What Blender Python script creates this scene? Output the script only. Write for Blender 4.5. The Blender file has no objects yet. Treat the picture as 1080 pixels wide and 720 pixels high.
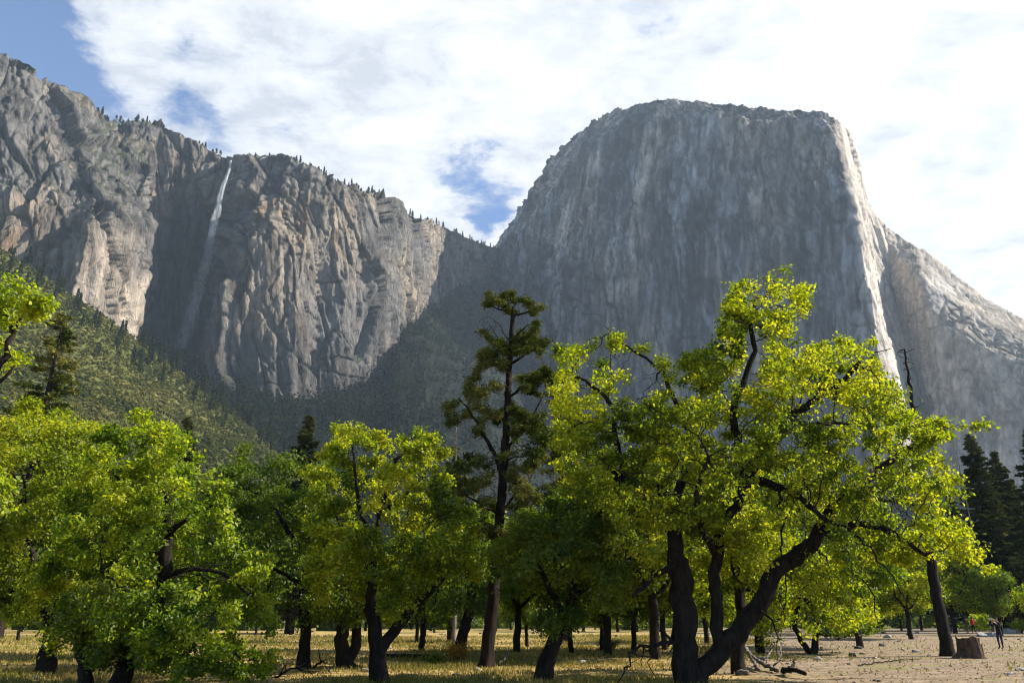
import bpy, bmesh, math, random
import numpy as np
from mathutils import Vector

# ------------------------------------------------------------------ camera, sky, sun, exposure
FAST = False
scn = bpy.context.scene
COL = scn.collection
FPX = 810.0                       # focal length in photograph pixels (27 mm equivalent)
PITCH = math.atan(292.0 / FPX)
SP, CP = math.sin(PITCH), math.cos(PITCH)
EYE = 1.6
cd = bpy.data.cameras.new('camera')
cd.lens = 27.0; cd.sensor_width = 36.0; cd.clip_start = 0.1; cd.clip_end = 20000
cam = bpy.data.objects.new('camera', cd); COL.objects.link(cam)
cam.location = (0, 0, EYE); cam.rotation_euler = (math.radians(90) + PITCH, 0, 0)
scn.camera = cam
scn.render.resolution_x = 1024; scn.render.resolution_y = 682

SUN_EL = math.radians(37.0)
SUN_AZ = math.radians(8.0)       # ahead of due right (+X) towards the cliffs (+Y)
sdir = Vector((math.cos(SUN_EL) * math.cos(SUN_AZ), math.cos(SUN_EL) * math.sin(SUN_AZ), math.sin(SUN_EL)))
sl = bpy.data.lights.new('sun', 'SUN'); sl.energy = 5.0; sl.angle = math.radians(0.5); sl.color = (1.0, 0.90, 0.76)
sun = bpy.data.objects.new('sun', sl); COL.objects.link(sun)
sun.rotation_euler = sdir.to_track_quat('Z', 'Y').to_euler()

scn.view_settings.view_transform = 'Standard'
scn.view_settings.look = 'None'
scn.view_settings.exposure = 1.42
scn.view_settings.gamma = 1.0
scn.view_settings.use_curve_mapping = False
scn.render.engine = 'CYCLES'
cy = scn.cycles
cy.use_denoising = True
try:
    cy.denoiser = 'OPENIMAGEDENOISE'; cy.denoising_input_passes = 'RGB_ALBEDO_NORMAL'
except Exception: pass
cy.max_bounces = 6; cy.diffuse_bounces = 3; cy.glossy_bounces = 1; cy.transmission_bounces = 4
cy.transparent_max_bounces = 24; cy.volume_bounces = 0
cy.caustics_reflective = False; cy.caustics_refractive = False
cy.use_adaptive_sampling = False
cy.sample_clamp_indirect = 4.0; cy.filter_width = 1.15

def pix(px, py, Y):
    """world point seen at photograph pixel (px,py) at forward distance Y"""
    u, v = px - 540.0, 360.0 - py
    d = (u, FPX * CP - v * SP, FPX * SP + v * CP)
    k = Y / d[1]
    return (d[0] * k, Y, EYE + d[2] * k)

def dirv(px, py):
    u, v = px - 540.0, 360.0 - py
    return Vector((u, FPX * CP - v * SP, FPX * SP + v * CP)).normalized()

def tag(o, label=None, cat=None, group=None, kind=None):
    if label: o['label'] = label
    if cat: o['category'] = cat
    if group: o['group'] = group
    if kind: o['kind'] = kind
    return o

# ------------------------------------------------------------------ node helpers
class NT:
    def __init__(s, tree): s.t = tree; s.n = tree.nodes; s.l = tree.links
    def node(s, typ, **kw):
        nd = s.n.new(typ)
        ins = kw.pop('ins', {})
        for k, v in kw.items(): setattr(nd, k, v)
        for k, v in ins.items():
            sock = nd.inputs[k]
            if isinstance(v, bpy.types.NodeSocket): s.l.new(v, sock)
            else: sock.default_value = v
        return nd
    def math(s, op, a, b=0.0, c=None, clamp=False):
        nd = s.n.new('ShaderNodeMath'); nd.operation = op; nd.use_clamp = clamp
        for i, v in enumerate([a, b] + ([c] if c is not None else [])):
            if isinstance(v, bpy.types.NodeSocket): s.l.new(v, nd.inputs[i])
            else: nd.inputs[i].default_value = v
        return nd.outputs[0]
    def ramp(s, fac, stops, interp='LINEAR'):
        nd = s.n.new('ShaderNodeValToRGB'); cr = nd.color_ramp; cr.interpolation = interp
        while len(cr.elements) < len(stops): cr.elements.new(0.5)
        for e, (p, c) in zip(cr.elements, stops):
            e.position = p; e.color = (*c, 1) if len(c) == 3 else c
        s.l.new(fac, nd.inputs[0]); return nd.outputs[0]
    def noise(s, vec, scale, detail=4, rough=0.55, dist=0.0, out='Fac', lac=2.0):
        nd = s.node('ShaderNodeTexNoise', ins={'Scale': scale, 'Detail': detail, 'Roughness': rough, 'Distortion': dist, 'Lacunarity': lac})
        if vec is not None: s.l.new(vec, nd.inputs['Vector'])
        return nd.outputs[out]
    def mapping(s, vec, scale=(1, 1, 1), loc=(0, 0, 0), rot=(0, 0, 0)):
        nd = s.node('ShaderNodeMapping'); nd.inputs['Scale'].default_value = scale
        nd.inputs['Location'].default_value = loc; nd.inputs['Rotation'].default_value = rot
        s.l.new(vec, nd.inputs['Vector']); return nd.outputs[0]
    def mix(s, fac, a, b, mode='MIX'):
        nd = s.n.new('ShaderNodeMix'); nd.data_type = 'RGBA'; nd.blend_type = mode; nd.clamp_factor = True
        for i, v in ((0, fac), (6, a), (7, b)):
            if isinstance(v, bpy.types.NodeSocket): s.l.new(v, nd.inputs[i])
            else: nd.inputs[i].default_value = v if i == 0 else ((*v, 1) if len(v) == 3 else v)
        return nd.outputs[2]

def new_mat(name):
    m = bpy.data.materials.new(name); m.use_nodes = True
    m.node_tree.nodes.clear(); return m, NT(m.node_tree)

# ------------------------------------------------------------------ world: daylight sky with broken cloud
w = bpy.data.worlds.new('World'); scn.world = w; w.use_nodes = True
w.node_tree.nodes.clear(); N = NT(w.node_tree)
sky = N.node('ShaderNodeTexSky', sky_type='NISHITA', sun_disc=False, sun_elevation=SUN_EL,
             sun_rotation=math.atan2(sdir.x, sdir.y), altitude=2500, air_density=1.0, dust_density=0.2, ozone_density=2.5)
bg_sky = N.node('ShaderNodeBackground', ins={'Color': sky.outputs[0], 'Strength': 0.095})
tc = N.node('ShaderNodeTexCoord').outputs['Generated']
sep = N.node('ShaderNodeSeparateXYZ', ins={0: tc})
zz = N.math('MAXIMUM', N.math('ADD', sep.outputs[2], 0.10), 0.05)
cx, cyy = N.math('DIVIDE', sep.outputs[0], zz), N.math('DIVIDE', sep.outputs[1], zz)
cvec = N.node('ShaderNodeCombineXYZ', ins={0: cx, 1: cyy, 2: 0.37}).outputs[0]
big = N.noise(cvec, 1.15, 3, 0.5, 0.4)
det = N.noise(N.mapping(cvec, (1, 1.25, 1), (3.1, 0.4, 0)), 3.0, 15, 0.68, 0.25)
fine = N.noise(cvec, 11.0, 8, 0.6, 0.2)
dens = N.math('ADD', N.math('ADD', N.math('MULTIPLY', big, 0.38), N.math('MULTIPLY', det, 0.85)), N.math('MULTIPLY', fine, 0.34))
wob = N.node('ShaderNodeTexNoise', ins={'Vector': cvec, 'Scale': 3.4, 'Detail': 8.0, 'Roughness': .62})
w1 = N.node('ShaderNodeVectorMath', operation='SUBTRACT', ins={0: wob.outputs['Color']}); w1.inputs[1].default_value = (.5, .5, .5)
w2 = N.node('ShaderNodeVectorMath', operation='SCALE', ins={0: w1.outputs[0]}); w2.inputs['Scale'].default_value = .20
tcw = N.node('ShaderNodeVectorMath', operation='ADD', ins={0: tc, 1: w2.outputs[0]}).outputs[0]
tcw = N.node('ShaderNodeVectorMath', operation='NORMALIZE', ins={0: tcw}).outputs[0]
def blob(px, py, rad_px, amt):
    d = dirv(px, py); k = 1.0 / (rad_px / 810.0) ** 2
    dt = N.node('ShaderNodeVectorMath', operation='DOT_PRODUCT', ins={0: tcw}); dt.inputs[1].default_value = d
    e = N.math('MULTIPLY', N.math('SUBTRACT', 1.0, dt.outputs['Value']), -2.0 * k)   # ~ -(angle/r)^2
    return N.math('MULTIPLY', N.math('EXPONENT', e, 0.0), amt)
bias = None
for b in [(-10, 30, 62, -.60), (60, 8, 30, -.2), (110, 12, 45, .0), (45, 82, 34, -.22), (110, 38, 50, .20), (190, 45, 22, -.20), (190, 118, 24, -.22), (95, 100, 22, -.12), (140, 90, 30, .06), (230, 140, 26, -.12), (680, 14, 26, -.1),
          (300, 136, 14, -.15), (250, 75, 22, -.06), (508, 208, 34, -.33), (468, 186, 26, -.16), (425, 195, 20, -.12), (545, 192, 24, -.18), (458, 220, 20, .5), (432, 222, 14, .3), (532, 240, 20, .5),
          (690, 10, 26, -.16), (740, 60, 22, -.08), (610, 40, 18, -.06), (950, 255, 22, -.10), (990, 300, 30, .06),
          (330, 60, 110, .10), (420, 110, 120, .13), (660, 120, 200, .12), (900, 60, 260, .22), (200, 85, 60, .04), (1050, 270, 90, .1)]:
    if b[3] == 0: continue
    v = blob(*b); bias = v if bias is None else N.math('ADD', bias, v)
front = N.ramp(sep.outputs[1], [(0.0, (0, 0, 0)), (0.12, (0, 0, 0)), (0.45, (1, 1, 1)), (1, (1, 1, 1))])
dens2 = N.math('ADD', dens, bias)
mask = N.ramp(dens2, [(0.61, (0, 0, 0)), (0.68, (.28,) * 3), (0.76, (.78,) * 3), (0.88, (1, 1, 1))], 'LINEAR')
mask = N.math('MULTIPLY', mask, front)
shade = N.noise(N.mapping(cvec, (1, 1.2, 1), (7.3, 2.2, 0)), 6.5, 12, 0.64, 0.3)
sright = N.math('MULTIPLY_ADD', sep.outputs[0], 0.16, 0.0)
shade = N.math('ADD', N.math('ADD', shade, sright), N.math('MULTIPLY', N.math('SUBTRACT', det, 0.5), 0.5))
ccol = N.ramp(shade, [(0.34, (.56, .60, .67)), (0.45, (.70, .735, .785)), (0.56, (.81, .825, .85)), (0.70, (.90, .90, .90))])
bg_cl = N.node('ShaderNodeBackground', ins={'Color': ccol, 'Strength': 0.465})
ms = N.node('ShaderNodeMixShader', ins={0: mask, 1: bg_sky.outputs[0], 2: bg_cl.outputs[0]})
N.node('ShaderNodeOutputWorld', ins={'Surface': ms.outputs[0]})
try: w.cycles.sampling_method = 'MANUAL'; w.cycles.sample_map_resolution = 512
except Exception: pass

# ------------------------------------------------------------------ numpy noise
def _h(ix, iy, iz, seed):
    n = (ix.astype(np.uint32) * np.uint32(374761393) + iy.astype(np.uint32) * np.uint32(668265263)
         + iz.astype(np.uint32) * np.uint32(2147483647) + np.uint32(seed) * np.uint32(1274126177))
    n = (n ^ (n >> np.uint32(13))) * np.uint32(1274126177)
    n = (n ^ (n >> np.uint32(16))) * np.uint32(2246822519)
    return (n ^ (n >> np.uint32(15)))
def h01(ix, iy, iz, seed): return _h(ix, iy, iz, seed).astype(np.float64) / 4294967295.0
def vnoise(p, seed=0):
    f = np.floor(p); i = f.astype(np.int64); t = p - f; t = t * t * t * (t * (t * 6 - 15) + 10)
    r = 0
    for dx in (0, 1):
        wx = t[:, 0] if dx else 1 - t[:, 0]
        for dy in (0, 1):
            wy = t[:, 1] if dy else 1 - t[:, 1]
            for dz in (0, 1):
                wz = t[:, 2] if dz else 1 - t[:, 2]
                r = r + wx * wy * wz * h01(i[:, 0] + dx, i[:, 1] + dy, i[:, 2] + dz, seed)
    return r * 2 - 1
def fbm(p, scale, octs=4, seed=0, rough=0.5, ridged=False):
    """p (n,3); scale (3,) wavelengths in metres"""
    q = p / np.asarray(scale, float); a = 1.0; s = 0; tot = 0
    for o in range(octs):
        v = vnoise(q + o * 17.3, seed + o)
        if ridged: v = 1 - 2 * np.abs(v)
        s = s + a * v; tot += a; a *= rough; q = q * 2.03
    return s / tot
def streak(p, scale, octs=5, seed=0, rough=.62, zf=1.25, ridged=False):
    """noise drawn out downwards: finer octaves keep their length"""
    s = np.asarray(scale, float).copy(); a = 1.0; r = 0; tot = 0
    for o in range(octs):
        v = vnoise(p / s + o * 11.7, seed + o); v = (1 - 2 * np.abs(v)) if ridged else v
        r = r + a * v; tot += a; a *= rough; s = s / np.array([2.0, 2.0, zf])
    return r / tot
def cells(p, scale, seed=0):
    """nearest jittered cell: returns random value, F2-F1 and offset to its centre"""
    q = p / np.asarray(scale, float); f = np.floor(q).astype(np.int64)
    n = len(q); b1 = np.full(n, 9.0); b2 = np.full(n, 9.0); val = np.zeros(n); off = np.zeros((n, 3))
    for dx in (-1, 0, 1):
        for dy in (-1, 0, 1):
            for dz in (-1, 0, 1):
                c = f + np.array([dx, dy, dz])
                j = np.stack([h01(c[:, 0], c[:, 1], c[:, 2], seed + k) for k in (1, 2, 3)], 1)
                dv = q - (c + j); d = np.sqrt((dv ** 2).sum(1))
                m = d < b1
                b2 = np.where(m, b1, np.minimum(b2, d)); val = np.where(m, h01(c[:, 0], c[:, 1], c[:, 2], seed + 9), val)
                off[m] = dv[m]; b1 = np.where(m, d, b1)
    return val, b2 - b1, off

# ------------------------------------------------------------------ mesh helpers
def mesh_np(name, V, F, mat=None, parent=None, smooth=False, cols=None, link=True, attr='col'):
    """V (n,3) array, F (m,k) int array or list of such arrays"""
    me = bpy.data.meshes.new(name)
    Fs = F if isinstance(F, list) else [F]
    Fs = [f for f in Fs if len(f)]
    nl = sum(f.size for f in Fs); nf = sum(len(f) for f in Fs)
    me.vertices.add(len(V)); me.vertices.foreach_set('co', np.asarray(V, np.float32).ravel())
    me.loops.add(nl); me.polygons.add(nf)
    me.loops.foreach_set('vertex_index', np.concatenate([f.ravel() for f in Fs]).astype(np.int32))
    sizes = np.concatenate([np.full(len(f), f.shape[1]) for f in Fs]).astype(np.int32)
    st = np.concatenate([[0], np.cumsum(sizes)[:-1]]).astype(np.int32)
    me.polygons.foreach_set('loop_start', st); me.polygons.foreach_set('loop_total', sizes)
    if smooth: me.polygons.foreach_set('use_smooth', np.ones(nf, bool))
    me.update(calc_edges=True)
    if cols is not None:
        a = me.color_attributes.new(attr, 'FLOAT_COLOR', 'POINT')
        c = np.ones((len(V), 4), np.float32); c[:, :3] = cols; a.data.foreach_set('color', c.ravel())
    if mat: me.materials.append(mat)
    if not link: return me
    o = bpy.data.objects.new(name, me); COL.objects.link(o)
    if parent: o.parent = parent
    return o

def grid_faces(nr, nc):
    i = np.arange(nr - 1)[:, None] * nc + np.arange(nc - 1)[None, :]
    i = i.ravel(); return np.stack([i, i + 1, i + nc + 1, i + nc], 1)

def sm(a, b, x): t = np.clip((x - a) / (b - a), 0, 1); return t * t * (3 - 2 * t)
# ------------------------------------------------------------------ THE LARGE STRUCTURE: cliffs, slopes, ground
def rock_material(name, detail=1.0, veg=0.5):
    m, n = new_mat(name)
    geo = n.node('ShaderNodeNewGeometry'); pos = geo.outputs['Position']
    at = n.node('ShaderNodeAttribute', attribute_name='col').outputs['Color']
    st = n.noise(n.mapping(pos, (.045, .045, .0045)), 1.0, 9, .66, .8)
    gr = n.noise(n.mapping(pos, (.05, .05, .035)), 1.0, 10, .68, .3)
    c = n.mix(0.45, at, n.ramp(st, [(.32, (.10, .105, .12)), (.5, (.48, .48, .48)), (.68, (.84, .82, .78))]), 'OVERLAY')
    c = n.mix(0.55, c, n.ramp(gr, [(.34, (.08, .085, .095)), (.5, (.5, .5, .5)), (.68, (.86, .85, .82))]), 'OVERLAY')
    nz = n.node('ShaderNodeSeparateXYZ', ins={0: geo.outputs['Normal']}).outputs[2]
    vm = n.math('ADD', nz, n.math('MULTIPLY', n.math('SUBTRACT', gr, .5), .9))
    vmask = n.ramp(vm, [(.62 - .1 * veg, (0, 0, 0)), (.72 - .1 * veg, (1, 1, 1))])
    vg = n.ramp(n.noise(n.mapping(pos, (.12,) * 3), 1.0, 5, .6), [(.35, (.020, .032, .012)), (.65, (.06, .075, .03))])
    c = n.mix(n.math('MULTIPLY', vmask, veg), c, vg)
    bh = n.math('ADD', n.math('MULTIPLY', n.noise(n.mapping(pos, (.09, .09, .028)), 1.0, 9, .68, .6), 1.6),
                n.math('MULTIPLY', n.noise(n.mapping(pos, (.5, .5, .3)), 1.0, 5, .7), .5))
    bp = n.node('ShaderNodeBump', ins={'Height': bh, 'Strength': 1.0 * detail, 'Distance': 9.0})
    bs = n.node('ShaderNodeBsdfPrincipled', ins={'Base Color': c, 'Roughness': .9, 'Normal': bp.outputs[0], 'Specular IOR Level': .25})
    n.node('ShaderNodeOutputMaterial', ins={'Surface': bs.outputs[0]}); return m

def cage(cols, rows_py, step=1.4, back=((40, 8), (150, 10), (600, -60))):
    """cols: list of (px, py_top, Ytop, [(py, Y, dpx), ...]). returns base grid (R, C, 3) with the rim and its back cap"""
    # column lines as polylines in (py fraction)
    L = []
    for (px, pyt, Yt, pts) in cols:
        k0 = 762 - (360 - pyt) * SP; line = [(px, pyt, Yt)]
        for (py, Y, dp) in pts:
            line.append((540 + (px - 540) * (762 - (360 - py) * SP) / k0 + dp, py, Y))
        L.append(line)
    L = np.array(L, float)                       # (C, R, 3)
    nR = L.shape[1]
    # refine columns
    xs = L[:, 0, 0]; nC = max(2, int((xs[-1] - xs[0]) / step)) + 1
    # use a parameter mixing skyline px so steep rims are refined too
    seg = np.hypot(np.diff(L[:, 0, 0]), np.diff(L[:, 0, 1]) * 0.7); cum = np.concatenate([[0], np.cumsum(seg)])
    nC = int(cum[-1] / step) + 1; u = np.linspace(0, cum[-1], nC)
    M = np.stack([np.stack([np.interp(u, cum, L[:, r, k]) for k in range(3)], -1) for r in range(nR)], 1)  # (nC, nR, 3)
    tot = np.abs(np.diff(L[:, :, 1], axis=1)).mean(0); rc = np.concatenate([[0], np.cumsum(tot)])
    nV = int(rc[-1] / step) + 1; v = np.linspace(0, rc[-1], nV)
    idx = np.clip(np.searchsorted(rc, v, side='right') - 1, 0, nR - 2); t = (v - rc[idx]) / (rc[idx + 1] - rc[idx])
    G = M[:, idx, :] * (1 - t)[None, :, None] + M[:, idx + 1, :] * t[None, :, None]     # (nC, nV, 3) px,py,Y
    # blur depth a little so the cage creases are soft
    Yf = G[:, :, 2]
    uu, vv = G[:, :, 0] - 540, 360 - G[:, :, 1]
    dy = FPX * CP - vv * SP; k = Yf / dy
    W = np.stack([uu * k, Yf, EYE + (FPX * SP + vv * CP) * k], -1).transpose(1, 0, 2)   # rows: top -> bottom
    # cap behind the rim
    caps = []
    rim = W[0]; rad = rim[:, :2] / np.linalg.norm(rim[:, :2], axis=1)[:, None]
    for (bk, dz) in reversed(back):
        c = rim.copy(); c[:, :2] += rad * bk; c[:, 2] += dz; caps.append(c)
    return np.concatenate([np.array(caps), W], 0), len(back)

def normals(W):
    a = np.gradient(W, axis=1); b = np.gradient(W, axis=0)
    n = np.cross(b, a); n /= np.linalg.norm(n, axis=2)[..., None] + 1e-9
    s = np.sign((n * -W).sum(2)); s[s == 0] = 1
    return n * s[..., None]

def build_cliff(name, cols, relief, colour, mat, step=1.4, back=((40, 8), (150, 10), (600, -60)), smooth=True, rimamp=5.0):
    W, nb = cage(cols, None, step, back)
    R, C, _ = W.shape
    Nn = normals(W); Nn[..., 2] *= 0.25
    Nn /= np.linalg.norm(Nn, axis=2)[..., None] + 1e-9
    P = W.reshape(-1, 3)
    h = relief(P)
    wt = np.ones((R, C)); wt[:nb - 1] = 0.4
    V = P + Nn.reshape(-1, 3) * (h * wt.ravel())[:, None]
    # uneven rim
    rz = fbm(W[nb], (34, 34, 34), 4, 77) * rimamp
    fall = np.zeros((R, C)); fall[:nb + 1] = 1
    for r in range(nb + 1, min(R, nb + 12)): fall[r] = 1 - (r - nb) / 12
    V = V.reshape(R, C, 3); V[..., 2] += fall * rz[None, :]
    V = V.reshape(-1, 3)
    c = colour(P, h)
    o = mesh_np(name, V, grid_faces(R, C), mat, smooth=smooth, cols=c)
    o['kind'] = 'structure'
    return o, V.reshape(R, C, 3), nb

def lerp3(a, b, t): return np.asarray(a)[None, :] * (1 - t)[:, None] + np.asarray(b)[None, :] * t[:, None]

# --- western cliffs with the waterfall recess
LEFT = [  # px, py_top, Y_top, [(py, Y, dpx) x4]
 (-160, -10, 1150, [(20, 1120, 0), (200, 1060, 0), (330, 1030, 0), (560, 1000, 0)]),
 (-70, 32, 1210, [(60, 1180, 0), (200, 1120, 0), (330, 1100, 0), (560, 1060, 0)]),
 (-8, 58, 1290, [(92, 1250, 0), (200, 1190, 0), (330, 1165, 0), (560, 1130, 0)]),
 (34, 76, 1350, [(112, 1300, 0), (205, 1210, 0), (330, 1180, 0), (560, 1150, 0)]),
 (66, 94, 1400, [(135, 1320, 0), (215, 1225, 0), (330, 1190, 0), (560, 1165, 0)]),
 (92, 116, 1480, [(160, 1350, 0), (222, 1250, 4), (330, 1200, 6), (560, 1180, 6)]),
 (112, 127, 1560, [(172, 1370, 0), (228, 1215, 6), (330, 1185, 6), (560, 1180, 0)]),
 (128, 130, 1600, [(182, 1390, 4), (235, 1250, 10), (330, 1225, 8), (560, 1230, 0)]),
 (150, 127, 1610, [(190, 1430, 8), (240, 1330, 12), (330, 1310, 14), (560, 1320, 8)]),
 (160, 128, 1615, [(185, 1470, 10), (240, 1370, 15), (330, 1350, 21), (560, 1360, 20)]),
 (170, 131, 1620, [(178, 1600, 2), (240, 1585, 8), (330, 1580, 13), (560, 1560, 12)]),
 (196, 147, 1640, [(175, 1625, 0), (240, 1620, 0), (330, 1615, 0), (560, 1590, 0)]),
 (222, 158, 1650, [(185, 1645, 0), (240, 1660, 0), (330, 1655, 0), (560, 1630, 0)]),
 (236, 166, 1655, [(190, 1668, 0), (240, 1685, 0), (330, 1680, 0), (560, 1650, 0)]),
 (246, 168, 1650, [(192, 1660, 0), (240, 1660, 0), (330, 1600, 0), (560, 1560, 0)]),
 (254, 166, 1620, [(195, 1590, 0), (240, 1490, 0), (330, 1440, 0), (560, 1420, 0)]),
 (276, 167, 1600, [(192, 1560, 0), (250, 1440, 0), (330, 1415, 0), (560, 1390, 0)]),
 (300, 164, 1580, [(196, 1520, 0), (250, 1460, 0), (330, 1435, 0), (560, 1400, 0)]),
 (330, 178, 1580, [(210, 1540, 0), (260, 1490, 0), (335, 1440, 0), (560, 1410, 0)]),
 (352, 191, 1600, [(222, 1555, 0), (270, 1540, 0), (340, 1510, 0), (560, 1470, 0)]),
 (372, 198, 1630, [(222, 1590, 0), (280, 1560, 0), (350, 1530, 0), (560, 1500, 0)]),
 (402, 208, 1660, [(232, 1620, 0), (280, 1600, 0), (350, 1580, 0), (560, 1550, 0)]),
 (422, 222, 1690, [(242, 1660, 0), (285, 1670, 0), (350, 1650, 0), (560, 1600, 0)]),
 (440, 231, 1790, [(250, 1760, 0), (295, 1740, 0), (355, 1700, 0), (560, 1650, 0)]),
 (466, 239, 1850, [(262, 1830, 0), (300, 1820, 0), (360, 1790, 0), (560, 1700, 0)]),
 (482, 246, 1980, [(268, 1960, 0), (305, 1940, 0), (360, 1900, 0), (560, 1800, 0)]),
 (502, 256, 2100, [(275, 2070, 0), (310, 2060, 0), (360, 2020, 0), (560, 1900, 0)]),
 (524, 262, 2400, [(282, 2380, 0), (315, 2300, 0), (365, 2200, 0), (560, 2100, 0)]),
 (560, 275, 2600, [(292, 2580, 0), (320, 2500, 0), (370, 2400, 0), (560, 2300, 0)]),
]
def cracks(P, k, sc=(52, 52, 520)):
    sc = np.array(sc, float)
    a = vnoise(P / sc, 700 + k) + .35 * vnoise(P / sc * 3.1, 703 + k); b = vnoise(P / (sc * .45) + 9, 701 + k) + .35 * vnoise(P / sc * 6.3, 704 + k)
    c = vnoise(P / (sc * np.array([2, 2, .16])) + 5, 702 + k) + .4 * vnoise(P / (sc * np.array([.6, .6, .07])), 705 + k)
    g1 = sm(-.1, .3, vnoise(P / (sc * 1.3) + 3, 706 + k)); g2 = sm(0, .35, vnoise(P / (sc * np.array([.9, .9, .3])) + 13, 707 + k))
    return np.clip(np.exp(-(a / .08) ** 2) * g1 + .7 * np.exp(-(b / .10) ** 2) * (1 - g1) + .7 * np.exp(-(c / .08) ** 2) * g2, 0, 1)
def relief_left(P):
    wq = P + np.stack([fbm(P, (140, 140, 140), 3, s) for s in (5, 6, 7)], 1) * 40
    sh = P * .72 + wq * .28; sh[:, 0] += P[:, 2] * 0.20
    v1, e1, o1 = cells(sh, (110, 110, 260), 11)
    v2, e2, o2 = cells(sh + 31, (32, 32, 170), 12)
    v3, e3, o3 = cells(wq * .7 + P * .3 + 71, (12, 12, 60), 13)
    h = (v1 - .5) * 24 + (v2 - .5) * 8 + (v3 - .5) * 4
    h += o1[:, 0] * (v1 * 2 - 1) * 24 + o2[:, 0] * (1 - 2 * v2) * 6 + o3[:, 0] * (1 - 2 * v3) * 4
    h -= np.exp(-(e2 / .04) ** 2) * 3.5 + np.exp(-(e1 / .025) ** 2) * 7
    h += streak(sh, (80, 80, 520), 6, 21, .52, 1.3, True) * 14
    h += streak(sh, (24, 24, 160), 4, 31, .6, 1.4) * 4
    h += fbm(P, (9, 9, 16), 3, 39, .65) * 2.6
    h -= cracks(sh, 20, (46, 46, 220)) * 5
    return h
def colour_left(P, h):
    n = len(P)
    a = fbm(P, (180, 180, 160), 4, 41) * .5 + .5
    st = streak(P, (30, 30, 260), 5, 43, .64, 1.35) * .5 + .5
    st2 = fbm(P, (45, 45, 260), 3, 47, .6) * .5 + .5
    base = lerp3((.26, .25, .24), (.44, .375, .30), sm(.42, .66, a))
    base = base * (1 - (sm(.50, .68, st) * .50))[:, None]
    base = lerp3((0, 0, 0), (1, 1, 1), np.ones(n)) * base
    rust = sm(.60, .80, st2) * sm(.45, .7, a)
    base = base * (1 - rust[:, None]) + np.array([.46, .31, .20])[None, :] * rust[:, None]
    gul = sm(.56, .72, fbm(P, (60, 60, 130), 6, 53, .62) * .5 + .5)
    base = base * (1 - .5 * gul[:, None])
    shp = P + np.stack([fbm(P, (140, 140, 140), 3, s_) for s_ in (5, 6, 7)], 1) * 11.2; shp[:, 0] += P[:, 2] * .20
    base = base * (1 - .70 * cracks(shp, 20, (46, 46, 220)))[:, None]
    # sunlight painted pale on the buttress beside the recess, shade painted dark inside it
    tx = P[:, 0] / P[:, 1]
    pale = sm(-.645, -.60, tx) * (1 - sm(-.520, -.512, tx)) * (1 - sm(440, 570, P[:, 2] + fbm(P, (60, 60, 60), 3, 59) * 60))
    base = base * (1 - pale[:, None] * .8) + np.array([.80, .68, .55])[None, :] * (pale * .8)[:, None] * (1 - .35 * sm(.5, .75, st))[:, None]
    recess_shade = sm(-.515, -.50, tx) * (1 - sm(-.445, -.41, tx)) * (1 - sm(640, 800, P[:, 2]))
    base = base * (1 - recess_shade[:, None] * .62)
    lowshade = (1 - sm(300, 520, P[:, 2] + fbm(P, (120, 120, 120), 3, 61) * 160)) * sm(-.44, -.40, tx)  # shadow over the lower right of the cliff, put into the rock colour
    base = base * (1 - .38 * lowshade[:, None])
    return np.clip(base * .60 * np.array([.99, 1, 1.02]), .012, .8)
def near_left(px): return .78 + .22 * float(sm(380, 520, np.array(float(px))))
LEFT = [(a, b, c * near_left(a), [(p, y * near_left(a), d) for (p, y, d) in q]) for (a, b, c, q) in LEFT]
M_rockL = rock_material('granite_west', 1.0, .8)
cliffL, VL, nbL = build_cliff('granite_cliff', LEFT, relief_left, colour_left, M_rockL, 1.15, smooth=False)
cliffL['label'] = 'grey and tan broken granite cliff on the left with the thin waterfall'

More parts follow.
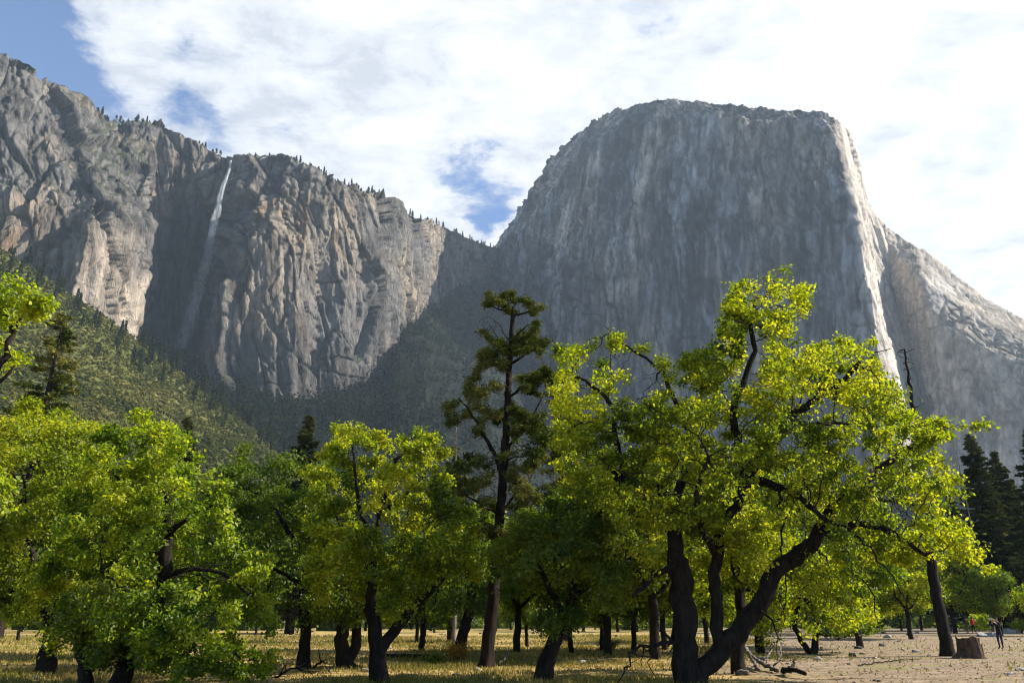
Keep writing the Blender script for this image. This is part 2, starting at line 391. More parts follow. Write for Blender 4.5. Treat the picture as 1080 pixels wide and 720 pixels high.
# --- the great monolith
CAP = [
 (508, 284, 2560, [(300, 2500, 0), (330, 2440, 0), (420, 2360, 0), (560, 2300, 0), (640, 2300, 0)]),
 (520, 268, 2520, [(288, 2440, 0), (330, 2380, 0), (420, 2290, 0), (560, 2240, 0), (640, 2240, 0)]),
 (530, 248, 2480, [(268, 2380, 0), (330, 2300, 0), (420, 2220, 0), (560, 2180, 0), (640, 2180, 0)]),
 (549, 221, 2440, [(244, 2310, 0), (320, 2200, 0), (420, 2120, 0), (560, 2080, 0), (640, 2080, 0)]),
 (565, 193, 2380, [(225, 2240, 0), (310, 2110, 0), (420, 2040, 0), (560, 2000, 0), (640, 2000, 0)]),
 (585, 164, 2300, [(196, 2160, 0), (290, 2040, 0), (420, 1970, 0), (560, 1930, 0), (640, 1930, 0)]),
 (605, 145, 2230, [(176, 2070, 0), (280, 1960, 0), (420, 1890, 0), (560, 1850, 0), (640, 1850, 0)]),
 (625, 129, 2120, [(155, 1990, 0), (270, 1890, 0), (420, 1820, 0), (560, 1790, 0), (640, 1790, 0)]),
 (652, 117, 2030, [(140, 1920, 0), (260, 1820, 0), (420, 1750, 0), (560, 1720, 0), (640, 1720, 0)]),
 (690, 107, 1910, [(126, 1830, 0), (250, 1740, 0), (420, 1680, 0), (560, 1650, 0), (640, 1650, 0)]),
 (712, 105, 1860, [(124, 1785, 0), (250, 1690, 0), (420, 1635, 0), (560, 1610, 0), (640, 1610, 0)]),
 (745, 109, 1780, [(126, 1710, 0), (250, 1630, 0), (420, 1570, 0), (560, 1550, 0), (640, 1550, 0)]),
 (790, 114, 1690, [(130, 1630, 0), (250, 1550, 0), (420, 1490, 0), (560, 1470, 0), (640, 1470, 0)]),
 (840, 117, 1600, [(130, 1550, 0), (250, 1470, 0), (420, 1410, 0), (560, 1400, 0), (640, 1400, 0)]),
 (872, 121, 1550, [(134, 1500, 0), (250, 1410, 0), (420, 1350, 0), (560, 1335, 0), (640, 1335, 0)]),
 (882, 126, 1535, [(142, 1490, -5), (250, 1390, 3), (420, 1335, 3), (560, 1320, 0), (640, 1320, 0)]),
 (893, 136, 1590, [(156, 1560, -2), (260, 1440, -2), (420, 1350, 2), (560, 1340, 4), (640, 1340, 4)]),
 (900, 152, 1660, [(176, 1640, 0), (270, 1540, -2), (420, 1420, 2), (560, 1400, 6), (640, 1400, 6)]),
 (905, 180, 1720, [(200, 1700, 0), (280, 1620, -2), (420, 1560, 4), (560, 1470, 8), (640, 1470, 8)]),
 (913, 210, 1770, [(228, 1750, 0), (290, 1680, -3), (420, 1620, 8), (560, 1520, 10), (640, 1520, 10)]),
 (930, 236, 1820, [(252, 1790, 0), (300, 1730, -2), (420, 1670, 8), (560, 1560, 10), (640, 1560, 10)]),
 (945, 246, 1810, [(272, 1720, 0), (315, 1650, 0), (420, 1560, 4), (560, 1500, 0), (640, 1500, 0)]),
 (965, 259, 1740, [(295, 1600, 0), (330, 1555, 0), (420, 1520, 0), (560, 1460, 0), (640, 1460, 0)]),
 (1000, 286, 1710, [(325, 1560, 0), (355, 1500, 0), (430, 1460, 0), (560, 1410, 0), (640, 1410, 0)]),
 (1040, 315, 1640, [(345, 1510, 0), (375, 1450, 0), (440, 1410, 0), (560, 1370, 0), (640, 1370, 0)]),
 (1080, 337, 1570, [(362, 1460, 0), (390, 1400, 0), (450, 1360, 0), (560, 1330, 0), (640, 1330, 0)]),
 (1140, 372, 1500, [(396, 1400, 0), (420, 1350, 0), (470, 1310, 0), (560, 1280, 0), (640, 1280, 0)]),
 (1260, 430, 1400, [(450, 1320, 0), (470, 1260, 0), (500, 1220, 0), (560, 1200, 0), (640, 1200, 0)]),
]
def relief_cap(P):
    wq = P + np.stack([fbm(P, (160, 160, 260), 3, s) for s in (105, 106, 107)], 1) * 30
    lf = 1 - sm(.03, .16, P[:, 0] / P[:, 1])            # rougher towards the western shoulder
    rt = sm(.535, .56, P[:, 0] / P[:, 1])
    v1, e1, o1 = cells(wq, (90, 90, 420), 111)
    v2, e2, o2 = cells(wq + 31, (34, 34, 190), 112)
    v3, e3, o3 = cells(wq + 71, (14, 14, 50), 113)
    h = (v1 - .5) * (17 - 10 * rt) + (v2 - .5) * (9 + 8 * lf - 4 * rt) + (v3 - .5) * (3.5 + 4 * lf)
    h += o1[:, 0] * (v1 * 2 - 1) * 9 + o2[:, 0] * (1 - 2 * v2) * (4 + 4 * lf)
    h += streak(P, (46, 46, 900), 5, 121, .62, 1.2, True) * (6 + 5 * lf)
    h += streak(P, (18, 18, 400), 3, 125, .6, 1.2) * 2.5
    h += fbm(wq, (60, 60, 160), 5, 131, .6) * (2.5 + 7 * lf - .5 * rt)
    prow = sm(.485, .50, P[:, 0] / P[:, 1]); h *= (1 - .45 * prow)
    h -= np.exp(-(e1 / .025) ** 2) * 4
    h -= cracks(wq, 0) * 5
    # arching exfoliation scars
    arch = fbm(wq, (120, 120, 170), 2, 137); h += np.where(arch > .18, 4.5, 0) + np.where(arch > .42, 3.5, 0)
    return h
def colour_cap(P, h):
    tx = P[:, 0] / P[:, 1]
    wv = P.copy(); wv[:, 0] += fbm(P, (120, 120, 150), 3, 139) * 14
    a = fbm(P, (90, 90, 420), 5, 141, .6) * .5 + .5
    st = streak(wv, (26, 26, 800), 5, 143, .72, 1.15) * .5 + .5
    st2 = streak(wv + 90, (80, 80, 800), 5, 147, .6, 1.3) * .5 + .5
    base = lerp3((.27, .275, .285), (.42, .36, .30), sm(.42, .60, a))
    base *= (1 - sm(.51, .58, st) * .58)[:, None]
    base *= (1 + sm(.53, .62, 1 - st) * .42)[:, None]
    base *= (1 - sm(.52, .64, st2) * .34)[:, None]
    st3 = streak(wv + 40, (11, 11, 420), 2, 149, .7, 1.0) * .5 + .5; base *= (1 - sm(.49, .60, st3) * .50)[:, None]
    base = base * (1 + .12 * sm(.52, .62, 1 - st2)[:, None] * np.array([1.15, 1.0, .8]))
    dk = sm(.50, .74, fbm(P, (75, 75, 190), 5, 151) * .5 + .5 + .10 * sm(950, 1150, P[:, 2]))
    base *= (1 - .42 * dk)[:, None]
    cr = cracks(P + np.stack([fbm(P, (160, 160, 260), 3, s_) for s_ in (105, 106, 107)], 1) * 30, 0)
    base *= (1 - .80 * cr)[:, None]
    cr2 = cracks(wv, 40, (24, 24, 330)) * sm(.42, .55, st2); base *= (1 - .62 * cr2)[:, None]
    base *= .70
    # sunlight and haze on the nose and eastern slabs, painted in as paler rock
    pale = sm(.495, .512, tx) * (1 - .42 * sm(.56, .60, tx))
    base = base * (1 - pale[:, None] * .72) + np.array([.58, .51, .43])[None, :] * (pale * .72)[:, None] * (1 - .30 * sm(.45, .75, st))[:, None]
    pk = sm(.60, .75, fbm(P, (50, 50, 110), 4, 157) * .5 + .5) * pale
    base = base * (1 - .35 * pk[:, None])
    return np.clip(base * .95 * np.array([1.0, 1, 1.01]), .012, .8)
M_rockC = rock_material('granite_monolith', .45, .35)
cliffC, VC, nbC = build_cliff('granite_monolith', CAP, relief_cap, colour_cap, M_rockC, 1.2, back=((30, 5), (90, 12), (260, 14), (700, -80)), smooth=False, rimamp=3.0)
cliffC['label'] = 'huge rounded pale grey granite monolith with a sunlit prow on the right'

# --- vegetated slopes
def veg_ground_material(name, c1, c2, c3, scale=.05):
    m, n = new_mat(name)
    pos = n.node('ShaderNodeNewGeometry').outputs['Position']
    a = n.noise(n.mapping(pos, (scale,) * 3), 1.0, 8, .65, .3)
    b = n.noise(n.mapping(pos, (scale * 6,) * 3), 1.0, 5, .6)
    f = n.math('ADD', n.math('MULTIPLY', a, .65), n.math('MULTIPLY', b, .35))
    c = n.ramp(f, [(.38, c1), (.5, c2), (.62, c3)])
    bp = n.node('ShaderNodeBump', ins={'Height': b, 'Strength': 1.0, 'Distance': 3.0})
    bs = n.node('ShaderNodeBsdfPrincipled', ins={'Base Color': c, 'Roughness': .95, 'Normal': bp.outputs[0], 'Specular IOR Level': .1})
    n.node('ShaderNodeOutputMaterial', ins={'Surface': bs.outputs[0]}); return m

def slope_sheet(name, sil, near, mat, nC=420, nR=200, amp=10, seed=300, back=500, drop=140, pw=1.0):
    """a hillside: silhouette points (px,py,Y) above a near foot (Y, z=0)"""
    sil = np.array(sil, float); px = np.linspace(sil[0, 0], sil[-1, 0], nC)
    py = np.interp(px, sil[:, 0], sil[:, 1]); Y = np.interp(px, sil[:, 0], sil[:, 2])
    uu, vv = px - 540, 360 - py; k = Y / (FPX * CP - vv * SP)
    top = np.stack([uu * k, Y, EYE + (FPX * SP + vv * CP) * k], 1)
    foot = top.copy(); f = near / Y if np.isscalar(near) else np.interp(px, *near) / Y
    foot[:, 0] *= f; foot[:, 1] *= f; foot[:, 2] = -2
    t = np.linspace(0, 1, nR)[:, None, None]
    W = foot[None] * (1 - t) + top[None] * t
    W[:, :, 2] = -2 + (top[None, :, 2] + 2) * (t[:, :, 0] ** pw)
    bk = []
    for q in (.12, .35, 1.0):
        c = top.copy(); c[:, 0] *= 1 + back * q / Y; c[:, 1] += back * q; c[:, 2] -= drop * q + 4 * q; bk.append(c)
    W = np.concatenate([W, np.array(bk)], 0); R = len(W)
    P = W.reshape(-1, 3)
    h = fbm(P, (160, 160, 160), 5, seed, .5) * amp + fbm(P, (30, 30, 30), 4, seed + 9, .55, True) * amp * .22
    wt = np.concatenate([sm(0, .12, np.linspace(0, 1, nR)), [1, 1, 1]])[:, None] * np.ones((1, nC))
    P = P.copy(); P[:, 2] += h * wt.ravel()
    o = mesh_np(name, P, grid_faces(R, nC), mat, smooth=True); o['kind'] = 'structure'
    return o, P.reshape(R, nC, 3)
M_hill = veg_ground_material('hill_brush', (.030, .042, .012), (.075, .085, .020), (.14, .125, .040))
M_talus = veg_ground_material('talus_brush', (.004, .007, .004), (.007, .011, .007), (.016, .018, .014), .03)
HILL = [(-160, 182, 960), (-60, 232, 980), (0, 264, 1010), (60, 298, 1030), (110, 330, 1040), (150, 362, 1050), (200, 402, 1040), (250, 441, 1000),
        (300, 486, 930), (335, 520, 850), (380, 565, 760), (440, 620, 640), (520, 648, 520)]
HILL = [(a, b, c * .80) for (a, b, c) in HILL]
hill, VH = slope_sheet('hillside', HILL, 270, M_hill, 420, 220, 9, 300, back=250, drop=150, pw=1.08)
hill['label'] = 'sunlit brushy green hillside falling to the right below the cliff'
TAL = [(120, 372, 1370), (165, 378, 1420), (200, 392, 1480), (235, 410, 1430), (290, 424, 1410), (330, 418, 1440), (375, 408, 1530), (405, 395, 1580), (425, 350, 1680),
       (450, 315, 1830), (480, 296, 2010), (505, 284, 2200), (522, 280, 2380), (540, 312, 2260), (560, 375, 2060), (600, 440, 1850), (700, 480, 1650),
       (800, 500, 1480), (900, 510, 1350), (960, 505, 1480), (1000, 520, 1440), (1100, 530, 1350), (1240, 550, 1230)]
TAL = [(a, b, c * (near_left(a))) for (a, b, c) in TAL]
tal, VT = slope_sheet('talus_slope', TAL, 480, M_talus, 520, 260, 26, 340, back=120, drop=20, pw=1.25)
tal['label'] = 'dark forested talus slope at the foot of the cliffs'

# --- valley floor
def ground_z(x, y):
    x = np.atleast_1d(np.asarray(x, float)); y = np.atleast_1d(np.asarray(y, float))
    P = np.stack([x, y, np.zeros_like(x)], 1)
    return fbm(P, (19, 19, 19), 3, 400) * .13 + fbm(P, (3.1, 3.1, 3.1), 3, 410) * .035 - .05
def gz(x, y): return float(ground_z(x, y)[0])
def axis(lo, hi, n, dense):
    t = np.linspace(-1, 1, n); return t
gx = np.concatenate([-np.geomspace(90, 3000, 22)[::-1], np.linspace(-85, 85, 440), np.geomspace(90, 3000, 22)])
gy = np.concatenate([-np.geomspace(20, 600, 8)[::-1], np.linspace(-15, 12, 16), np.linspace(12.5, 95, 330), np.geomspace(96, 3400, 54)])
GX, GY = np.meshgrid(gx, gy); Pg = np.stack([GX.ravel(), GY.ravel(), ground_z(GX.ravel(), GY.ravel())], 1)
m, n = new_mat('meadow_floor')
pos = n.node('ShaderNodeNewGeometry').outputs['Position']
sp = n.node('ShaderNodeSeparateXYZ', ins={0: pos})
na = n.noise(n.mapping(pos, (.16, .30, .2)), 1.0, 5, .6, .4)
nb_ = n.noise(n.mapping(pos, (1.3, 1.3, 1.3)), 1.0, 8, .7)
nc_ = n.noise(n.mapping(pos, (9, 9, 9)), 1.0, 4, .7)
dry = n.ramp(nb_, [(.34, (.12, .09, .03)), (.47, (.28, .205, .075)), (.60, (.40, .30, .125)), (.76, (.50, .39, .20))])
grn = n.ramp(nb_, [(.35, (.045, .055, .010)), (.6, (.13, .14, .022))])
fg = n.ramp(na, [(.50, (0, 0, 0)), (.62, (1, 1, 1))])
c = n.mix(n.math('MULTIPLY', fg, .5), dry, grn)
dirt = n.ramp(n.noise(n.mapping(pos, (1.0, 1.6, 1)), 1.0, 9, .75), [(.3, (.10, .074, .048)), (.5, (.205, .155, .106)), (.7, (.32, .25, .175))])
# bare trodden ground: right of a wandering line, x > 0.17*y + ...
edge = n.math('ADD', n.math('SUBTRACT', sp.outputs[0], n.math('MULTIPLY', sp.outputs[1], .24)),
              n.math('MULTIPLY', n.math('SUBTRACT', na, .5), 16.0))
fd = n.ramp(n.math('MULTIPLY_ADD', edge, .1, .2), [(.10, (0, 0, 0)), (.34, (1, 1, 1))])
moss = n.ramp(n.noise(n.mapping(pos, (.22, .5, 1), (4.4, 1.7, 0)), 1.0, 4, .6), [(.54, (0, 0, 0)), (.62, (1, 1, 1))])
c = n.mix(fd, c, dirt)
rut = n.ramp(n.noise(n.mapping(pos, (.10, .9, 1), (1.2, 5.1, 0), (0, 0, .12)), 1.0, 6, .65), [(.50, (0, 0, 0)), (.60, (1, 1, 1))])
c = n.mix(n.math('MULTIPLY', n.math('MULTIPLY', rut, fd), .45), c, (.13, .10, .07))
c = n.mix(n.math('MULTIPLY', n.math('MULTIPLY', moss, fd), n.ramp(nb_, [(.38, (0, 0, 0)), (.55, (.8,) * 3)])), c, (.13, .15, .02))
c = n.mix(n.ramp(n.math('MULTIPLY', sp.outputs[1], .002), [(.20, (0, 0, 0)), (.5, (1, 1, 1))]), c, (.05, .06, .025))
lit = n.ramp(nc_, [(.30, (.35,) * 3), (.5, (.5,) * 3), (.7, (.66,) * 3)])
c = n.mix(.8, c, lit, 'OVERLAY')
bp = n.node('ShaderNodeBump', ins={'Height': n.math('ADD', n.math('MULTIPLY', nb_, 1.2), nc_), 'Strength': .7, 'Distance': .07})
bs = n.node('ShaderNodeBsdfPrincipled', ins={'Base Color': c, 'Roughness': .95, 'Normal': bp.outputs[0], 'Specular IOR Level': .15})
n.node('ShaderNodeOutputMaterial', ins={'Surface': bs.outputs[0]})
M_ground = m
grd = mesh_np('ground', Pg, grid_faces(len(gy), len(gx)), M_ground, smooth=True); grd['kind'] = 'structure'
grd['label'] = 'dry golden meadow with green patches and trodden pale dirt at the right'
# ------------------------------------------------------------------ TREES
def Yground(py):
    v = 360.0 - py; return -EYE * (FPX * CP - v * SP) / (FPX * SP + v * CP)

def leaf_material(name, gloss=.015, trans=.58, tint=(1.15, 1.15, .35)):
    m, n = new_mat(name)
    c = n.node('ShaderNodeAttribute', attribute_name='col').outputs['Color']
    d = n.node('ShaderNodeBsdfDiffuse', ins={'Color': c, 'Roughness': .6})
    tcol = n.mix(1.0, c, tint, 'MULTIPLY')
    t = n.node('ShaderNodeBsdfTranslucent', ins={'Color': tcol})
    a = n.node('ShaderNodeMixShader', ins={0: trans, 1: d.outputs[0], 2: t.outputs[0]})
    g = n.node('ShaderNodeBsdfGlossy', ins={'Roughness': .5, 'Color': (1, 1, 1, 1)})
    b = n.node('ShaderNodeMixShader', ins={0: gloss, 1: a.outputs[0], 2: g.outputs[0]})
    n.node('ShaderNodeOutputMaterial', ins={'Surface': b.outputs[0]}); return m
M_leaf = leaf_material('oak_leaf')
M_needle = leaf_material('pine_needle', .0, .25, (1.1, 1.05, .6))
def bark_material(name, c1, c2, sc=9.0):
    m, n = new_mat(name)
    pos = n.node('ShaderNodeNewGeometry').outputs['Position']
    a = n.noise(n.mapping(pos, (sc, sc, sc * .22)), 1.0, 8, .7, .8)
    b = n.noise(n.mapping(pos, (1.7,) * 3), 1.0, 4, .6)
    c = n.ramp(n.math('ADD', n.math('MULTIPLY', a, .75), n.math('MULTIPLY', b, .25)), [(.38, c1), (.62, c2)])
    bp = n.node('ShaderNodeBump', ins={'Height': a, 'Strength': 1.0, 'Distance': .05})
    bs = n.node('ShaderNodeBsdfPrincipled', ins={'Base Color': c, 'Roughness': .95, 'Normal': bp.outputs[0], 'Specular IOR Level': .1})
    n.node('ShaderNodeOutputMaterial', ins={'Surface': bs.outputs[0]}); return m
M_bark = bark_material('oak_bark', (.006, .005, .0045), (.030, .024, .020))
M_pbark = bark_material('pine_bark', (.006, .0045, .004), (.030, .021, .017), 5.0)
M_dead = bark_material('dead_wood', (.05, .042, .035), (.20, .175, .15), 12.0)

def tubes(chains, rough=.10, seed=0):
    """chains: list of (points (n,3), radii (n,)) -> V,F arrays"""
    VV, F4, F3 = [], [], []; base = 0; rng = np.random.RandomState(seed)
    for pts, rad in chains:
        pts = np.asarray(pts, float); rad = np.asarray(rad, float)
        n = len(pts)
        if n < 2: continue
        rm = rad.max(); k = 14 if rm > .25 else 10 if rm > .10 else 6 if rm > .03 else 4 if rm > .014 else 3
        T = np.gradient(pts, axis=0); T /= np.linalg.norm(T, axis=1)[:, None] + 1e-9
        ref = np.array([0, 0, 1.0]) if abs(T[0, 2]) < .8 else np.array([1.0, 0, 0])
        u = np.cross(T[0], ref); u /= np.linalg.norm(u); U = np.zeros((n, 3)); U[0] = u
        for i in range(1, n):
            u = u - T[i] * np.dot(u, T[i]); u /= np.linalg.norm(u) + 1e-9; U[i] = u
        W = np.cross(T, U)
        a = np.arange(k) / k * 2 * math.pi
        ring = U[:, None, :] * np.cos(a)[None, :, None] + W[:, None, :] * np.sin(a)[None, :, None]
        rr = rad[:, None] * np.ones((1, k))
        if k >= 10:
            rr = rr * (1 + rng.uniform(-rough, rough, (1, k)) + rng.uniform(-rough, rough, (n, k)) * .6)
        P = pts[:, None, :] + ring * rr[:, :, None]
        VV.append(P.reshape(-1, 3))
        i = np.arange(n - 1)[:, None] * k; j = np.arange(k)[None, :]; j2 = (j + 1) % k
        q = np.stack([i + j, i + j2, i + k + j2, i + k + j], -1).reshape(-1, 4) + base
        F4.append(q)
        VV.append(pts[-1:] + T[-1:] * rad[-1]); tip = base + n * k
        l = base + (n - 1) * k
        F3.append(np.stack([l + np.arange(k), l + (np.arange(k) + 1) % k, np.full(k, tip)], 1))
        base += n * k + 1
    return np.concatenate(VV), [np.concatenate(F4), np.concatenate(F3)]

class Skel:
    def __init__(s): s.P = []; s.par = []; s.rmin = []; s.bare = []
    def add(s, p, par, r=0.0, bare=False):
        s.P.append(np.asarray(p, float)); s.par.append(par); s.rmin.append(r); s.bare.append(bare); return len(s.P) - 1
    def nearest(s, p):
        A = np.array(s.P); return int(np.argmin(((A - p) ** 2).sum(1)))
    def limb(s, pts, r0, r1, bare=False, start=None, step=.22, jit=.03, rng=None):
        pts = [np.asarray(p, float) for p in pts]
        par = start if start is not None else (s.nearest(pts[0]) if s.P else -1)
        if par >= 0: pts[0] = s.P[par]
        # Catmull-Rom through points
        Q = []; m = len(pts)
        for i in range(m - 1):
            p0 = pts[max(i - 1, 0)]; p1 = pts[i]; p2 = pts[i + 1]; p3 = pts[min(i + 2, m - 1)]
            k = max(1, int(np.linalg.norm(p2 - p1) / step))
            for t in np.arange(k) / k:
                Q.append(.5 * ((2 * p1) + (-p0 + p2) * t + (2 * p0 - 5 * p1 + 4 * p2 - p3) * t * t + (-p0 + 3 * p1 - 3 * p2 + p3) * t ** 3))
        Q.append(pts[-1]); n = len(Q); ids = []
        for i, q in enumerate(Q):
            if i == 0 and par >= 0: ids.append(par); continue
            if rng is not None and 0 < i: q = q + rng.normal(0, jit, 3)
            r = r0 + (r1 - r0) * i / max(1, n - 1)
            par = s.add(q, par, r, bare); ids.append(par)
        return ids
    def colonize(s, A, D=.3, dk=.45, iters=120, jit=.25, seed=0, grav=0.0):
        rng = np.random.RandomState(seed); A = np.asarray(A, float)
        P = np.array(s.P); ok = ~np.array(s.bare); idx = np.nonzero(ok)[0]
        d2 = np.full(len(A), 1e9); near = np.zeros(len(A), int)
        def upd(ids):
            nonlocal d2, near
            for c0 in range(0, len(ids), 400):
                c = ids[c0:c0 + 400]; Q = np.array([s.P[i] for i in c])
                dd = ((A[:, None, :] - Q[None]) ** 2).sum(2); j = dd.argmin(1); m = dd[np.arange(len(A)), j]
                b = m < d2; d2[b] = m[b]; near[b] = np.asarray(c)[j[b]]
        upd(list(idx)); seen = {}
        for it in range(iters):
            alive = d2 > dk * dk
            if not alive.any(): break
            A = A[alive]; d2 = d2[alive]; near = near[alive]
            un = np.unique(near); dirs = np.zeros((len(un), 3)); inv = np.searchsorted(un, near)
            v = A - np.array([s.P[i] for i in near]); v /= np.linalg.norm(v, axis=1)[:, None] + 1e-9
            np.add.at(dirs, inv, v)
            dirs /= np.linalg.norm(dirs, axis=1)[:, None] + 1e-6
            dirs += rng.normal(0, jit, dirs.shape); dirs[:, 2] -= grav
            dirs /= np.linalg.norm(dirs, axis=1)[:, None] + 1e-9
            new = []
            for i, dv in zip(un, dirs):
                c = seen.get(i, 0)
                if c > 3: continue
                seen[i] = c + 1
                new.append(s.add(s.P[i] + dv * D, int(i)))
            if not new: break
            upd(new)
        return s
    def finish(s, tip=.007, expo=2.25, scale=1.0, rcap=None):
        n = len(s.P); ch = [[] for _ in range(n)]
        for i, p in enumerate(s.par):
            if p >= 0: ch[p].append(i)
        r = np.zeros(n); cnt = np.zeros(n, int)
        for i in range(n - 1, -1, -1):
            if not ch[i]: r[i] = tip; cnt[i] = 1
            else: r[i] = sum(r[c] ** expo for c in ch[i]) ** (1 / expo); cnt[i] = 1 + sum(cnt[c] for c in ch[i])
            if rcap: r[i] = min(r[i], rcap)
            if s.rmin[i] > 0: r[i] = s.rmin[i]
        r = np.maximum(r * scale, tip * .7)
        s.r = r; s.cnt = cnt; s.ch = ch
        chains = []; stack = [i for i in range(n) if s.par[i] < 0]
        starts = [(i, None) for i in stack]
        while starts:
            i, pr = starts.pop(); pts = []; rad = []
            if pr is not None: pts.append(s.P[pr]); rad.append(min(r[i] * 1.15, r[pr]))
            while True:
                pts.append(s.P[i]); rad.append(r[i])
                if not ch[i]: break
                cs = sorted(ch[i], key=lambda c: -r[c])
                for c in cs[1:]: starts.append((c, i))
                i = cs[0]
            chains.append((np.array(pts), np.array(rad)))
        return chains

def leaf_mesh(C, Nrm, size, width, rng, quads=2, fold=.25):
    """C centres, Nrm leaf normals; returns V,F"""
    n = len(C); a = rng.normal(0, 1, (n, 3)); a -= Nrm * (a * Nrm).sum(1)[:, None]; a /= np.linalg.norm(a, axis=1)[:, None] + 1e-9
    b = np.cross(Nrm, a); L = size[:, None]; Wd = L * width
    if quads == 1:
        V = np.stack([C - a * L * .5, C + b * Wd * .5 + a * L * .05, C + a * L * .5, C - b * Wd * .5 + a * L * .05], 1).reshape(-1, 3)
        return V, np.arange(n * 4).reshape(n, 4)
    up = Nrm * Wd * fold
    V = np.stack([C - a * L * .5, C + b * Wd * .42 - a * L * .12 + up, C + b * Wd * .5 + a * L * .22 + up, C + a * L * .5,
                  C - b * Wd * .5 + a * L * .22 + up, C - b * Wd * .42 - a * L * .12 + up], 1).reshape(-1, 3)
    i = np.arange(n)[:, None] * 6
    return V, np.concatenate([i + np.array([[0, 1, 2, 3]]), i + np.array([[0, 3, 4, 5]])])

PAL_OAK = ((.065, .110, .006), (.22, .285, .010), (.45, .45, .024))
PAL_GREEN = ((.055, .115, .007), (.195, .285, .013), (.39, .43, .024))
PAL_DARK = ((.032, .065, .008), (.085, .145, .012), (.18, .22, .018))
PAL_PINE = ((.024, .042, .009), (.072, .095, .020), (.22, .21, .065))
def pal_col(pal, n, cl, rng, vs):
    t = np.clip(.5 + cl * .9 + rng.normal(0, .22, n), 0, 1)
    c = np.where(t[:, None] < .5, lerp3(pal[0], pal[1], t * 2), lerp3(pal[1], pal[2], t * 2 - 1))
    c = c * (1 + rng.normal(0, .10, n))[:, None]
    return np.repeat(np.clip(c, .005, .6), vs, 0)

def crown_from(s, nleaf, lsize, spread, pal, seed, width=.62, quads=2, maxcnt=5, updir=.55, droop=0.0, needle=False, origin=None, center=None):
    rng = np.random.RandomState(seed + 77)
    ids = [i for i in range(len(s.P)) if s.cnt[i] <= maxcnt and not s.bare[i] and s.rmin[i] == 0]
    if not ids: ids = [i for i in range(len(s.P)) if not s.ch[i]]
    P = np.array([s.P[i] for i in ids]); wts = 1.0 / np.array([s.cnt[i] for i in ids]) ** .5
    # uneven clumps: some twigs carry much more than others
    wts = wts * np.exp(fbm(P + 50, (.9, .9, .7), 2, seed) * 2.1); wts /= wts.sum()
    k = rng.choice(len(ids), nleaf, p=wts)
    C = P[k] + rng.normal(0, 1, (nleaf, 3)) * np.array([spread, spread, spread * .7])
    C[:, 2] -= droop * rng.uniform(0, 1, nleaf)
    ctr = P.mean(0) if center is None else np.asarray(center)
    out = C - ctr; out /= np.linalg.norm(out, axis=1)[:, None] + 1e-9
    Nm = rng.normal(0, 1, (nleaf, 3)) * .75 + out * .45; Nm[:, 2] += updir; Nm /= np.linalg.norm(Nm, axis=1)[:, None] + 1e-9
    size = lsize * rng.uniform(.6, 1.25, nleaf)
    V, F = leaf_mesh(C, Nm, size, width, rng, quads)
    cl = fbm(C, (1.6, 1.6, 1.6), 3, seed + 5)
    return V, F, pal_col(pal, nleaf, cl, rng, 6 if quads == 2 else 4)

def blob_points(blobs, Y, n, seed, depth=1.0, gap=.25, thick=None, gapscale=1.3, flat=1.0):
    rng = np.random.RandomState(seed); out = []
    R = np.array([b[2] for b in blobs], float); w = R ** 2.4; w /= w.sum()
    for b, k in zip(blobs, rng.multinomial(n, w)):
        dY = b[3] if len(b) > 3 else 0.0
        c = np.array(pix(b[0], b[1], Y + dY)); r = b[2] * .88 * Y / 760.0; eye = np.array([0, 0, EYE])
        q = rng.normal(0, 1, (k, 3)); q /= np.linalg.norm(q, axis=1)[:, None]; q *= (rng.uniform(0, 1, k) ** .42)[:, None] * r
        q[:, 1] *= depth; q[:, 2] *= flat; q[:, 0] *= 1 + (1 - flat) * .5
        S_ = c + q
        if thick: S_ = eye + (S_ - eye) * (1 + np.clip(rng.normal(0, thick, k), -2 * thick, 2 * thick) / Y)[:, None]
        out.append(S_)
    A = np.concatenate(out)
    keep = fbm(A, (gapscale * .85,) * 3, 2, seed + 3) > .25 - gap
    A = A[keep]; A = A[A[:, 2] > .35]
    return A

def root_flare(s, ids, r):
    for j, i in enumerate(ids[:4]): s.rmin[i] = r * (1.55, 1.25, 1.1, 1.03)[j]

def thing_empty(name, loc, label, cat, group=None):
    o = bpy.data.objects.new(name, None); COL.objects.link(o); o.location = loc; o.empty_display_size = .5
    return tag(o, label, cat, group)

